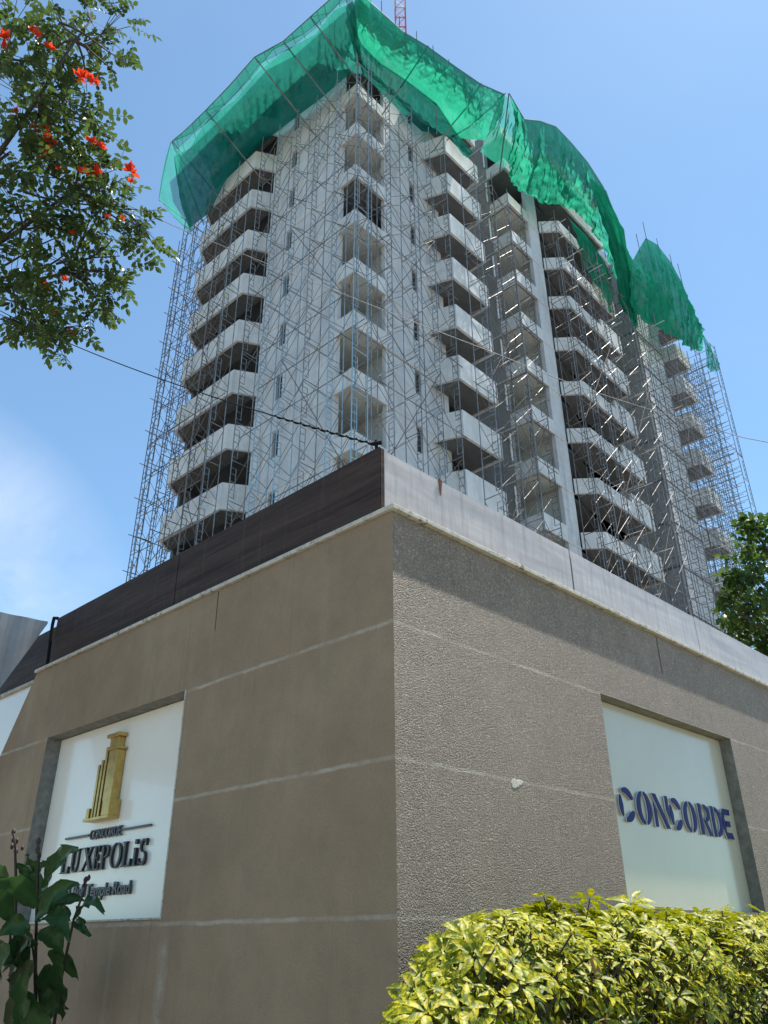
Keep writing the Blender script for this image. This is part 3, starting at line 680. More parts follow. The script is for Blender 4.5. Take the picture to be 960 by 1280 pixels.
for z0, z1 in SL2: window(23.4, 24.0, -1.16, -1.13, z0, z1); window(24.1, 24.7, -1.16, -1.13, z0, z1)
b = MB(); plain_wall(b, 27.0, 31.1, 1.4, 1.6); b.build('wall', M['concrete'], tower)
b = MB(); plain_wall(b, 27.0, 27.2, -1.0, 1.4); plain_wall(b, 31.1, 31.3, -1.0, 1.4); plain_wall(b, 31.3, 33.4, -1.2, -1.0); plain_wall(b, 33.2, 33.4, -12.2, -1.2); b.build('wall', M['grey_wall'], tower)
for k in KS:
    b = MB(); z = KB(k); b.tbox(27.0, 31.1, 1.6, 1.65, z - .08, z); b.build('drip_ledge', M['slab'], tower)
# second corner stack
DARK2 = {-2, -1, 0}
for k in KS:
    z0, z1 = KB(k), KT(k); b = MB()
    b.tbox(11.13, 11.28, 0.25, 1.6, z0, z1); b.tbox(11.28, 13.15, 1.46, 1.6, z0, z1)
    b.tbox(11.10, 11.13, -1.5, 1.63, z0 - .07, z0); b.tbox(11.13, 14.3, 1.6, 1.64, z0 - .07, z0)
    b.build('corner_balcony', M['parapet'], tower)
    if k not in DARK2:
        r = MB(); zc = KB(k - 1) + 0.06
        r.tbox(11.4, 13.5, -1.4, 1.36, zc - .018, zc - .002); r.tbox(13.5, 13.62, -1.4, 1.36, z0 + .22, zc); r.tbox(11.4, 13.5, -1.5, -1.4, z0 + .22, zc); r.build('room_wall', M['room'], tower)
    p = MB(); p.tubes([(TN(11.07, 0.20, z0 - 0.35), TN(11.07, 0.20, z0 - 2.0), 0.055)], k=8); p.build('drain_pipe', M['pipe_white'], tower)
# a few props standing in the open corners
for k, t, n in ((1, .55, -.75), (5, .5, -.8), (6, .45, -.45), (2, 11.8, .9), (4, 11.75, .7), (6, 11.9, .9)):
    p = MB(); p.tubes([(TN(t, n, KB(k) + .22), TN(t, n, KB(k - 1) + .06), 0.035)], k=6); p.build('steel_prop', M['tube_dark'], tower)
# roof: beams and edge railing above the nets
b = MB()
b.tbox(2.0, 33.0, -11.0, -1.6, ROOF, ROOF + 0.25); b.build('roof_slab', M['slab'], tower)
b = MB(); b.tbox(9.0, 14.2, -1.2, -0.9, ROOF + .25, 48.6); b.build('roof_upstand', M['parapet'], tower)
for t0, t1, n0 in ((9.5, 13.6, -0.5), (17.5, 31.5, 0.4)):
    b = MB(); b.tbox(t0, t1, n0 - .3, n0, ROOF + .3, ROOF + 1.1); b.tbox(t0, t0 + .4, n0 - .3, n0, ROOF - .2, ROOF + .3); b.tbox(t1 - .4, t1, n0 - .3, n0, ROOF - .2, ROOF + .3)
    b.build('roof_beam', M['parapet'], tower)
    sg = []; z = ROOF + 1.1
    for h in (0.5, 1.05): sg.append((TN(t0, n0 + .1, z + h), TN(t1, n0 + .1, z + h)))
    t = t0
    while t <= t1 + .01: sg.append((TN(t, n0 + .1, z - .6), TN(t, n0 + .1, z + 1.2))); t += 1.3
    b = MB(); b.tubes(sg, 0.03); b.build('roof_railing', M['tube_dark'], tower)
for k, n_ in ((3, -8.3), (4, -8.6), (5, -8.4), (6, -8.7)):
    b = MB(); b.prism([TN(-1.04, n_, KT(k) - .75), TN(-1.04, n_ - .12, KT(k) - .80), TN(-1.04, n_ - .34, KT(k) - .5), TN(-1.04, n_ - .2, KT(k) - .45)], [TN(-1.045, n_, KT(k) - .75), TN(-1.045, n_ - .12, KT(k) - .80), TN(-1.045, n_ - .34, KT(k) - .5), TN(-1.045, n_ - .2, KT(k) - .45)])
    b.build('paint_mark', M['yellow'], tower)
b = MB(); b.tbox(0.16, 0.9, -0.95, -0.2, KT(8) - .6, KT(8) + .15); tag(b.build('blue_hoarding', M['blue_sheet'], tower), 'blue sheet closing a corner opening')

# ================================================================== SCAFFOLDING
LIFT = 2.0
def scaffold(label, along, inner, outer, fixed, z_top, mats, putlog=0.0, lean=0.0, group='steel scaffolds around the tower', z0=ZG + .02, loc=None, cross=True, mid=False):
    """frames at the stations `along`; fixed says which axis runs: 't' -> stations are t, rows at n=inner/outer"""
    fn = (lambda a, r, z: TN(a, r, z)) if fixed == 't' else (lambda a, r, z: TN(r, a, z))
    th = thing('steel_scaffold', label, 'scaffold', fn(along[0], outer, ZG) if loc is None else loc, group)
    nl = int((z_top - z0) / LIFT)
    for i, a_ in enumerate(along):
        sg = []; zt = z0 + nl * LIFT + random.uniform(0.2, 1.1)
        jz = [0.012 * random.uniform(-1, 1) for _ in range(2)]
        sg.append((fn(a_ + jz[0], outer, z0), fn(a_ - jz[0], outer, zt), 0.0245)); sg.append((fn(a_ + jz[1], inner, z0), fn(a_ - jz[1], inner, zt - random.uniform(0, .5)), 0.0245))
        w_ = outer - inner
        for l in range(nl):
            zb = z0 + l * LIFT
            sg.append((fn(a_, inner, zb + LIFT - .08), fn(a_, outer, zb + LIFT - .08), 0.022))
            q = inner + w_ * 0.68                   # ladder side of the frame
            sg.append((fn(a_, q, zb + .1), fn(a_, q, zb + LIFT - .45), 0.018))
            for h in (.12, .5, .88, 1.26, 1.55): sg.append((fn(a_, q, zb + h), fn(a_, outer, zb + h), 0.016))
        b = MB(); b.tubes(sg); b.build('ladder_frame', mats[i % len(mats)] if not callable(mats) else mats(i), th)
    for i in (range(len(along) - 1) if cross else ()):   # X braces on both rows
        sg = []; a0, a1 = along[i], along[i + 1]
        for l in range(nl):
            zb = z0 + l * LIFT
            for r in (inner, outer):
                if random.random() < 0.9: sg.append((fn(a0, r, zb + .22), fn(a1, r, zb + 1.8), 0.014))
                if random.random() < 0.9: sg.append((fn(a0, r, zb + 1.8), fn(a1, r, zb + .22), 0.014))
        b = MB(); b.tubes(sg, k=4); b.build('cross_brace', M['tube_rust'] if i % 3 == 0 else M['tube_dark'], th)
    for l in range(nl):                              # ledgers
        if not mid and l % 2: continue
        zb = z0 + l * LIFT + random.uniform(-.06, .06)
        sg = [(fn(along[0] - .3, outer + .05, zb + 1.0), fn(along[-1] + .3, outer + .05, zb + 1.0 + random.uniform(-.1, .1)), 0.020)]
        if not cross:
            for r in (inner, outer):
                for h in (.05, .68, 1.34): sg.append((fn(along[0] - .25, r, zb + h), fn(along[-1] + .25, r, zb + h + random.uniform(-.05, .05)), 0.018))
        if l % 4 == 0: sg.append((fn(along[0] - .2, inner, zb), fn(along[-1] + .2, inner, zb), 0.020))
        b = MB(); b.tubes(sg); b.build('ledger', M['tube_dark'], th)
    if putlog:
        cnt = 0
        for a_ in along:
            for l in range(3, nl):
                if random.random() < (0.42 if putlog > .95 else 0.24) and cnt < 95:
                    zb = z0 + l * LIFT + random.choice((0.0, 0.9)); da = random.uniform(-.3, .3); cnt += 1
                    b = MB(); b.tubes([(fn(a_ + da, outer - .5, zb), fn(a_ + da, outer + putlog * random.uniform(.3, 1), zb + random.uniform(-.03, .03)), 0.021)])
                    b.build('putlog', M['tube_bright'], th)
    # long raking braces across the bays
    sg = []
    for s in range(0, nl - 3, 4):
        zb = z0 + s * LIFT
        n_ = min(3, len(along) - 1)
        for i in range(0, len(along) - n_, n_):
            sg.append((fn(along[i], outer + .04, zb), fn(along[i + n_], outer + .04, zb + 4 * LIFT - .3), 0.02))
    if sg: b = MB(); b.tubes(sg); b.build('raking_brace', M['tube_rust'], th)
    return th
fr = lambda a, b_, s: [a + s * i for i in range(int(round((b_ - a) / s)) + 1)]
bl = lambda i: (M['tube_blue'], M['tube_blue'], M['tube_grey'])[i % 3]
scaffold('light blue painted scaffold against the shaded left face and nearest corner', [1.3, -0.1, -1.6, -3.1, -4.6, -6.1], -0.45, -1.3, 'n', 38.6, bl)
scaffold('dark scaffold in front of the curved balconies at the left end', [-6.9, -8.2, -9.5, -10.8, -11.9], -1.35, -2.1, 'n', 37.6, lambda i: M['tube_grey'] if i == 0 else M['tube_dark'], mid=True)
scaffold('dense dark scaffold wrapping round the far left end against the sky', fr(-1.2, 5.8, 1.4), -13.2, -13.95, 't', 37.2, lambda i: M['tube_dark'], mid=True)
scaffold('grey scaffold on the right face beside the nearest corner', [-0.3, 1.0, 2.7, 4.1, 5.4], 0.45, 1.35, 't', 38.8, lambda i: M['tube_grey'])
scaffold('grey scaffold before the first balcony stack and dark recess of the right face', [6.2, 7.8, 9.3, 10.7], 1.75, 2.65, 't', 38.0, lambda i: (M['tube_grey'], M['tube_dark'])[i % 2], putlog=.5)
scaffold('scaffold with bright projecting tubes before the middle balcony stack', fr(12.1, 21.7, 1.6), 3.0, 3.9, 't', 38.2, lambda i: (M['tube_dark'], M['tube_grey'])[i % 2], putlog=.9)
scaffold('dense scaffold with bright projecting tubes along the far right part', fr(23.2, 33.2, 1.25), 3.0, 3.9, 't', 38.4, lambda i: (M['tube_dark'], M['tube_grey'])[i % 2], putlog=1.0, mid=True, cross=False)
scaffold('open scaffold tower standing free against the sky at the far right end', [4.2, 3.0, 1.8, 0.6, -0.6], 34.2, 35.2, 'n', 40.6, lambda i: M['tube_dark'], mid=True, cross=False)

# ================================================================== GREEN NETS
def resample(pl, n):
    pl = [Vector(p) for p in pl]; L_ = [0]
    for i in range(1, len(pl)): L_.append(L_[-1] + (pl[i] - pl[i - 1]).length)
    out = []
    for i in range(n):
        s = L_[-1] * i / (n - 1); j = 0
        while j < len(pl) - 2 and L_[j + 1] < s: j += 1
        f = 0 if L_[j + 1] == L_[j] else (s - L_[j]) / (L_[j + 1] - L_[j]); out.append(pl[j].lerp(pl[j + 1], f))
    return out
def net_sheet(th, top, bot, sag=0.4, wr=0.12, mat_=None, nu=90, nv=34, seed=0, jag=0.0, out=(0, 0, -1), fold=1.0, byknot=False, name='net_fabric'):
    top = [TN(*p) for p in top]; bot = [TN(*p) for p in bot]
    if byknot:
        m_ = len(top); per = nu // (m_ - 1)
        tp = []; bt = []
        for i in range(m_ - 1):
            for j in range(per): f = j / per; tp.append(top[i].lerp(top[i + 1], f)); bt.append(bot[i].lerp(bot[i + 1], f))
        tp.append(top[-1]); bt.append(bot[-1]); nu = len(tp)
    else: tp = resample(top, nu); bt = resample(bot, nu)
    o = (NN * out[0] + TT * out[1] + Vector((0, 0, out[2]))).normalized() if len(out) == 3 else Vector((0, 0, -1))
    V = []
    for i in range(nu):
        for j in range(nv):
            f = j / (nv - 1); p = tp[i].lerp(bt[i], f)
            h = noise.noise(Vector((i / nu * 22 * fold, f * 1.6, seed))) + 0.6 * noise.noise(Vector((i / nu * 55 * fold + f * 5, f * 3.0, seed + 9))) + 0.35 * noise.noise(Vector((i / nu * 30, f * 14, seed + 4)))
            rd = 1 - 2.4 * abs(noise.noise(Vector((i / nu * 26 * fold + f * 3.0, f * 2.2, seed + 15)))); rd2 = 1 - 2.4 * abs(noise.noise(Vector((i / nu * 60 * fold - f * 4.0, f * 5.0, seed + 25))))
            h = h + 0.55 * rd + 0.3 * rd2
            amp = sin(pi * min(1, f * 1.1 + .04)) if jag == 0 else min(1, 3 * f + .05)
            p = p + o * (sag * sin(pi * f) * (0.75 + .5 * noise.noise(Vector((i / nu * 6, seed, 1))))) + o * (wr * h * amp)
            if jag and j == nv - 1: p = p + Vector((0, 0, jag * noise.noise(Vector((i / nu * 30, seed, 7)))))
            V.append(p)
    ff = [(i * nv + j, (i + 1) * nv + j, (i + 1) * nv + j + 1, i * nv + j + 1) for i in range(nu - 1) for j in range(nv - 1)]
    b = MB(); b.add(V, ff); return b.build(name, mat_ or M['net'], th, smooth=True)
def ropes(th, pl, r=0.025, name='edge_rope'):
    b = MB(); b.path([TN(*p) for p in pl], r, 5); b.build(name, M['tube_dark'], th)
def pole(th, p, q, r=0.035):
    b = MB(); b.tubes([(TN(*p), TN(*q), r)], k=6); b.build('support_pole', M['tube_dark'], th)
# catch net round the left face
n1 = thing('debris_net', 'green catch net in painted shade tones slung out along the shaded left face under the top floors', 'safety net', TN(-2.5, -5, 38), 'green nets hung round the top of the tower')
outer = [(-4.45, -10.4, 40.05), (-4.45, -9.0, 39.75), (-4.3, -7.4, 40.0), (-4.35, -5.3, 39.8), (-4.33, -3.14, 40.05), (-3.85, -1.43, 40.05), (-3.72, .46, 40.05), (-3.6, 1.84, 40.1), (-3.2, 2.9, 40.2)]
inner = [(-1.1, -13.2, 37.9), (-1.0, -11.2, 37.8), (-0.55, -9.3, 40.6), (-0.3, -7.2, 41.2), (-0.3, -4.9, 40.8), (-0.3, -2.5, 40.3), (-0.3, -1.2, 40.2), (-0.25, -.3, 40.2), (0.3, 0.3, 40.2)]
mid_ = [tuple(o_[i] + (q_[i] - o_[i]) * (.13 + .06 * sin(k_ * 2.3)) for i in range(3)) for k_, (o_, q_) in enumerate(zip(outer, inner))]
mid_ = [(p[0], p[1], p[2] - .28) for p in mid_]
net_sheet(n1, outer, mid_, 0.10, 0.12, M['net_thin'], 192, 14, 2, byknot=True, name='net_rim')
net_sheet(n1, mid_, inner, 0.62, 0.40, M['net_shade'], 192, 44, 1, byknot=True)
for i in range(len(outer) - 1):
    for f in (.33, .66):
        a_ = tuple(outer[i][j] + (outer[i + 1][j] - outer[i][j]) * f for j in range(3)); b_ = tuple(mid_[i][j] + (mid_[i + 1][j] - mid_[i][j]) * f for j in range(3))
        pole(n1, a_, b_, .014)
lip_t = [(p[0] + .95, p[1] + .3, p[2] + 1.35 + .2 * sin(i * 1.9)) for i, p in enumerate(outer)]
net_sheet(n1, lip_t, outer, 0.1, 0.10, M['net_thin'], 96, 10, 21, byknot=True, name='net_skirt')
ropes(n1, outer); ropes(n1, lip_t, 0.02)
for i in (0, 2, 4, 5, 6): pole(n1, outer[i], (outer[i][0] + 4.0, outer[i][1] + .4, outer[i][2] - 2.6)); pole(n1, outer[i], lip_t[i], .025)
n2 = thing('debris_net', 'thin see-through teal net flap reaching past the left end against the sky', 'safety net', TN(-2.5, -12, 38), 'green nets hung round the top of the tower')
net_sheet(n2, [(-4.47, -10.5, 40.05), (-4.2, -11.4, 39.9), (-3.6, -12.8, 39.9), (-2.75, -14.4, 40.0)], [(-0.95, -12.85, 37.6), (-0.95, -13.0, 37.7), (-0.95, -13.2, 37.8), (-0.9, -13.5, 37.9)], 0.12, 0.05, M['net_thin'], 48, 20, 3, byknot=True)
pole(n2, (-4.45, -10.45, 40.05), (-0.5, -12.6, 38.2)); pole(n2, (-2.7, -14.45, 40.0), (-0.2, -12.9, 37.9)); ropes(n2, [(-4.47, -10.5, 40.07), (-3.9, -11.9, 39.93), (-2.75, -14.4, 40.02)], .02)
# sunlit net over the nearest corner and first balcony stack
n3 = thing('debris_net', 'bright sunlit green net bulging over the nearest corner of the right face', 'safety net', TN(3, 2, 39), 'green nets hung round the top of the tower')
top = [(-2.9, 2.6, 41.4), (-1.55, 2.3, 42.0), (1.2, 2.3, 42.6), (2.4, 2.9, 42.1), (4.2, 3.3, 42.0), (6.0, 3.7, 42.0), (7.45, 4.3, 42.0)]
bot = [(-2.45, 1.75, 39.9), (-1.2, 1.5, 39.5), (0.45, 1.35, 39.9), (2.0, 1.7, 39.9), (4.1, 2.0, 39.9), (6.1, 1.9, 39.2), (7.6, 2.6, 39.8)]
net_sheet(n3, top, bot, 0.6, 0.26, M['net'], 216, 44, 5, out=(0.6, 0, -.8), byknot=True)
ropes(n3, top); 
pole(n3, (2.4, 2.95, 42.1), (1.6, .3, 38.2)); pole(n3, (7.45, 4.35, 42.05), (5.2, .6, 38.3)); pole(n3, (6.0, 3.75, 42.0), (5.0, 1.0, 38.0)); pole(n3, (-2.2, 2.4, 41.8), (0.1, -.1, 38.3)); pole(n3, (4.1, 1.9, 37.6), (4.1, 2.0, 40.6), .025)
n4 = thing('debris_net', 'green net in painted shade tones tucked in under the bright corner net', 'safety net', TN(3, 1, 37.5), 'green nets hung round the top of the tower')
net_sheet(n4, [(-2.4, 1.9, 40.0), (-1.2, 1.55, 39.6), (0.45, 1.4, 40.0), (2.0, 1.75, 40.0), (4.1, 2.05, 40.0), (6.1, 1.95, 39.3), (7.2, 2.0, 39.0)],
          [(0.2, 0.2, 40.1), (0.5, .3, 40.0), (1.6, .3, 39.9), (3.0, .35, 39.8), (4.6, .5, 39.6), (5.8, 1.5, 39.5), (6.8, 1.6, 38.7)], 0.3, 0.16, M['net_deep_shade'], 192, 26, 8, byknot=True)
n10 = thing('debris_net', 'second green net layer added to shade the left catch net, doubling its rim', 'safety net', TN(-2, -5, 41), 'green nets hung round the top of the tower')  # upper layer added to shade the catch net below it
net_sheet(n10, [(p[0] + 1.15, p[1] + .2, p[2] + .8) for p in outer], [(0.1, p[1] + .2, 43.2) for p in inner], 0.3, 0.1, M['net_thin'], 96, 16, 41, byknot=True)
# upper vertical screen on the roof edge behind the corner
n5 = thing('debris_net', 'pale green screen net standing along the roof edge behind the nearest corner', 'safety net', TN(2, 0, 44), 'green nets hung round the top of the tower')
net_sheet(n5, [(-1.0, .9, 45.0), (1.5, 1.1, 45.2), (4.0, 1.3, 45.6), (6.6, 1.4, 46.2), (9.2, 1.6, 46.6)], [(-1.0, .9, 41.6), (1.5, 1.1, 41.9), (4.0, 1.3, 42.0), (6.6, 1.4, 42.3), (9.2, 1.6, 43.5)], 0.1, 0.08, M['net_thin'], 80, 14, 31, out=(1, 0, 0), byknot=True)
sg = [(TN(t, 1.0 + t * .06, 41), TN(t, 1.0 + t * .06, 46.4 + .12 * t), .025) for t in (-.6, .8, 2.2, 3.6, 5.0, 6.4, 7.8)]
b = MB(); b.tubes(sg + [(TN(-1, .95, 44.0), TN(9.2, 1.62, 45.4), .02)]); b.build('support_pole', M['tube_dark'], n5)
n11 = thing('debris_net', 'narrow folded green net closing the gap above the second corner', 'safety net', TN(9, 3.2, 41), 'green nets hung round the top of the tower')
net_sheet(n11, [(7.3, 4.2, 42.0), (7.9, 4.35, 42.0), (8.6, 4.4, 41.6)], [(9.2, 1.2, 41.6), (9.9, 1.5, 41.2), (10.5, 2.0, 40.6)], 0.25, 0.22, M['net_thin'], 40, 24, 37, out=(0.6, 0, -.8), byknot=True)
# ragged nets over the second corner and the middle stack
n6 = thing('debris_net', 'torn green net hanging in folds over the middle of the right face', 'safety net', TN(14, 3, 40), 'green nets hung round the top of the tower')
net_sheet(n6, [(7.6, 4.5, 42.1), (8.95, 4.5, 41.2), (11.0, 4.4, 43.2), (13.0, 4.45, 44.6), (15.0, 4.4, 45.0), (17.0, 4.4, 45.0), (18.9, 4.4, 44.2), (20.4, 4.2, 42.0)],
          [(10.0, 2.6, 40.5), (10.2, 2.4, 38.8), (11.3, 2.7, 38.4), (13.2, 2.9, 39.2), (15.2, 3.0, 40.6), (17.4, 3.0, 41.6), (19.8, 3.1, 40.6), (21.2, 3.1, 37.6)], 0.5, 0.34, M['net'], 266, 44, 11, jag=0.5, out=(0.7, 0, -.7), byknot=True)
pole(n6, (7.6, 4.5, 42.1), (10.2, 1.8, 40.2)); ropes(n6, [(7.6, 4.5, 42.1), (8.95, 4.5, 41.2), (11.0, 4.4, 43.2), (13.0, 4.45, 44.6), (15.0, 4.4, 45.0), (17.0, 4.4, 45.0), (18.9, 4.4, 44.2)])
n7 = thing('debris_net', 'long bright green strip of net trailing down beside the middle balconies', 'safety net', TN(20, 3.4, 38), 'green nets hung round the top of the tower')
net_sheet(n7, [(16.4, 4.5, 43.0), (17.6, 4.5, 43.4), (18.9, 4.5, 43.9)], [(19.9, 3.6, 35.0), (20.8, 3.6, 34.6), (21.6, 3.6, 34.4)], 0.5, 0.30, M['net'], 80, 60, 17, jag=0.8, out=(0.8, 0, -.4), byknot=True)
net_sheet(n7, [(15.0, 3.3, 39.2), (17.2, 3.3, 39.4), (19.4, 3.3, 38.6)], [(16.6, 2.9, 37.0), (18.2, 2.9, 36.2), (20.0, 2.9, 34.8)], 0.3, 0.25, M['net'], 40, 14, 19, jag=0.6, out=(0.8, 0, -.4), byknot=True)
n8 = thing('debris_net', 'green net gathered at the far right end below the roof edge', 'safety net', TN(27, 3.6, 40), 'green nets hung round the top of the tower')
net_sheet(n8, [(20.6, 4.2, 40.6), (22.5, 4.0, 40.6), (24.3, 3.9, 43.0), (26.2, 3.9, 45.6), (28.4, 3.9, 46.6), (30.6, 3.9, 46.4), (32.0, 3.9, 45.4), (33.2, 3.9, 42.4)],
          [(19.9, 3.9, 35.0), (22.5, 3.8, 35.2), (24.8, 3.6, 36.6), (26.8, 3.5, 37.4), (28.6, 3.5, 37.9), (30.2, 3.5, 38.2), (31.8, 3.5, 38.6), (33.2, 3.6, 39.4)], 0.5, 0.32, M['net'], 252, 40, 23, jag=0.5, out=(0.8, 0, -.5), byknot=True)
for t in (24.3, 26.2, 28.4, 30.6, 32): pole(n8, (t, 3.95, 38), (t, 3.95, 47.2 if t > 26 else 44.5), .025)
n9 = thing('debris_net', 'small torn scrap of net caught on the free scaffold at the far right', 'safety net', TN(34.3, 3.4, 38), 'green nets hung round the top of the tower')
net_sheet(n9, [(33.2, 4.1, 41.0), (34.0, 4.2, 40.2), (35.6, 4.1, 39.0)], [(33.0, 3.9, 37.4), (34.0, 4.0, 37.6), (35.4, 4.0, 38.4)], 0.1, 0.12, M['net_thin'], 30, 14, 29, jag=0.6, out=(1, 0, 0), byknot=True)

# ================================================================== CRANE MAST
cb = Vector((1.9, 45.0, 36.0)); cm = thing('tower_crane', 'red and white lattice mast of a tower crane rising behind the roof', 'crane', cb)
hw = 0.48
for s in range(20):
    z0, z1 = 36 + s * 3.0, 39 + s * 3.0; sg = []
    cs = [(-hw, -hw), (hw, -hw), (hw, hw), (-hw, hw)]
    for i, (x, y) in enumerate(cs):
        X, Y = cs[(i + 1) % 4]
        sg.append((cb + Vector((x, y, z0 - 36)), cb + Vector((x, y, z1 - 36)), .05))
        for h in range(2):
            a0 = z0 - 36 + 1.5 * h
            sg.append((cb + Vector((x, y, a0)), cb + Vector((X, Y, a0 + 1.5)), .03)); sg.append((cb + Vector((x, y, a0)), cb + Vector((X, Y, a0)), .03))
    b = MB(); b.tubes(sg); b.build('mast_section', M['red_paint'] if s % 3 else M['white_paint'], cm)

# ================================================================== PLANTS
def leaf_mesh(centers, dirs, ups, length, width, tones, fold=0.25, curl=0.15, seg=2):
    """many leaves as one mesh: centers = leaf bases, dirs = axis, ups = leaf normal hint"""
    n = len(centers); B = np.array(centers, float); D = np.array(dirs, float); Uh = np.array(ups, float)
    D /= np.linalg.norm(D, axis=1, keepdims=True) + 1e-9
    S = np.cross(D, Uh); S /= np.linalg.norm(S, axis=1, keepdims=True) + 1e-9; Nn = np.cross(S, D)
    Ln = np.array(length, float).reshape(-1, 1); Wd = np.array(width, float).reshape(-1, 1)
    prof = {2: [(0, 0), (.45, 1.0), (1.0, 0.0)], 3: [(0, 0.05), (.3, .85), (.62, .9), (1.0, 0.0)], 5: [(0, .06), (.15, .6), (.38, 1.0), (.62, .92), (.84, .52), (1.0, 0.0)]}[seg]
    rows = []
    for f, wf in prof:
        mid = B + D * Ln * f - Nn * Ln * curl * f * f
        e = Nn * Wd * wf * fold
        rows += [mid - S * Wd * wf * .5 + e, mid, mid + S * Wd * wf * .5 + e]
    V = np.stack(rows, 1).reshape(-1, 3); k = len(prof) * 3
    F_ = []
    for r in range(len(prof) - 1):
        a = r * 3; F_ += [(a, a + 1, a + 4, a + 3), (a + 1, a + 2, a + 5, a + 4)]
    base = np.arange(n)[:, None, None] * k; FA = (np.array(F_)[None] + base).reshape(-1, 4)
    return V, FA, np.repeat(np.array(tones, float), k)
def build_leaves(name, V, FA, tone, mat_, parent, smooth=True):
    loc = np.array(abs_loc(parent)); me = bpy.data.meshes.new(name)
    me.from_pydata((V - loc).tolist(), [], FA.tolist()); me.update()
    at_ = me.attributes.new('tone', 'FLOAT', 'POINT'); at_.data.foreach_set('value', tone.astype(np.float32))
    me.materials.append(mat_)
    if smooth: me.polygons.foreach_set('use_smooth', [True] * len(me.polygons))
    o = bpy.data.objects.new(name, me); COL.objects.link(o); o.parent = parent; return o
def rv(s=1.0): v = rng.normal(size=3); return Vector((v / np.linalg.norm(v) * s).tolist())
def curve(p, q, n=7, wob=0.1, sag=0.0):
    d = (q - p); L_ = d.length; o = []
    w1 = rv(); w2 = rv()
    for i in range(n):
        f = i / (n - 1); o.append(p + d * f + (w1 * sin(pi * f) + w2 * sin(2 * pi * f) * .5) * wob * L_ + Vector((0, 0, -sag * sin(pi * f))))
    return o

# ---- tulip tree reaching in from the upper left
tt = thing('tulip_tree', 'leafy tree with red orange blossoms reaching in at the upper left', 'tree', (-7.2, 5.6, 0))
tb = Vector((-7.2, 5.6, 0)); fork = Vector((-6.3, 5.7, 5.2))
b = MB(); b.path([tb, tb + Vector((.2, 0, 2)), tb + Vector((.5, .05, 3.8)), fork], 0.22, 9, 0.13); b.build('trunk', M['bark'], tt, True)
clumps = [  # px, py, depth, px radius, sprays
    (25, 22, 8.4, 42, 34), (70, 12, 8.6, 30, 16), (120, 22, 8.7, 26, 16), (152, 38, 8.7, 22, 16), (135, 62, 8.6, 12, 5), (10, 60, 8.0, 34, 24),
    (55, 85, 8.0, 34, 24), (20, 115, 7.8, 42, 34), (64, 62, 7.9, 20, 10), (108, 98, 8.3, 15, 10), (98, 126, 8.2, 16, 9), (126, 152, 8.2, 13, 9), (112, 76, 8.4, 13, 6),
    (45, 155, 7.8, 36, 28), (10, 185, 7.7, 34, 26), (75, 180, 7.9, 26, 16), (110, 195, 8.0, 26, 20), (135, 215, 8.1, 14, 10), (60, 215, 7.8, 34, 26),
    (130, 238, 8.0, 28, 22), (165, 262, 8.1, 18, 12), (188, 300, 8.2, 12, 8), (165, 296, 8.2, 16, 10), (100, 245, 7.8, 30, 22), (20, 250, 7.6, 40, 32), (60, 280, 7.7, 34, 26),
    (110, 292, 7.9, 28, 20), (140, 300, 8.0, 20, 12), (25, 310, 7.6, 38, 28), (75, 325, 7.7, 24, 15), (112, 340, 7.9, 16, 9), (145, 345, 8.1, 16, 11), (120, 372, 8.0, 18, 13), (135, 368, 8.0, 10, 6),
    (20, 355, 7.6, 34, 24), (55, 372, 7.6, 28, 20), (18, 392, 7.6, 22, 13), (65, 398, 7.6, 18, 12), (92, 408, 7.7, 16, 10), (72, 432, 7.6, 12, 9), (5, 402, 7.5, 12, 8), (40, 395, 7.6, 22, 14)]
cs_, ds_, us_, ln_, wd_, tn_ = [], [], [], [], [], []
br = MB(); tw = MB()
limbs = {}
for li, (px, py) in enumerate(((30, 60), (120, 40), (40, 180), (120, 225), (40, 330), (110, 330), (60, 400))):
    e = at(px - 26, py + 10, 7.9); pts = curve(fork, e, 9, .07); br.path(pts, 0.055, 6, 0.014); limbs[li] = pts
allp = [p for l in limbs.values() for p in l[3:]]
for (px, py, dz, rad, cnt) in clumps:
    c = at(px, py, dz); R0 = rad / F * dz
    src = min(allp, key=lambda q: (q - c).length); cp = curve(src, c, 6, .10); br.path(cp, 0.014, 5, 0.006)
    for i in range(int(cnt * .95)):
        o = rv(R0 * rng.uniform(.15, 1.0) ** .6); o = Vector((o.x, o.y * 1.5, o.z)); p = c + o
        ax = (o.normalized() * .8 + rv(.7) + Vector((0.15, 0, -.15))).normalized(); up = (Vector((0, 0, 1)) + rv(.7)).normalized()
        sd_ = ax.cross(up).normalized(); Lr = rng.uniform(.16, .28); tone = float(np.clip(rng.normal(.45, .28), 0, 1))
        tw.tubes([(p, p + ax * Lr, .0025)], k=3)
        if rng.random() < .5: tw.tubes([(cp[3], p, .004)], k=3)
        npair = int(rng.integers(3, 6))
        for q in range(npair):
            f = (q + .6) / npair
            for sg_ in (-1, 1):
                cs_.append(p + ax * (Lr * f)); ds_.append(sd_ * sg_ + ax * .45 + Vector((0, 0, -.25)) + rv(.25)); us_.append(up + rv(.35))
                ln_.append(rng.uniform(.052, .088)); wd_.append(rng.uniform(.036, .054)); tn_.append(float(np.clip(tone + rng.normal(0, .12), 0, 1)))
        cs_.append(p + ax * Lr); ds_.append(ax + rv(.15)); us_.append(up); ln_.append(rng.uniform(.07, .10)); wd_.append(.052); tn_.append(tone)
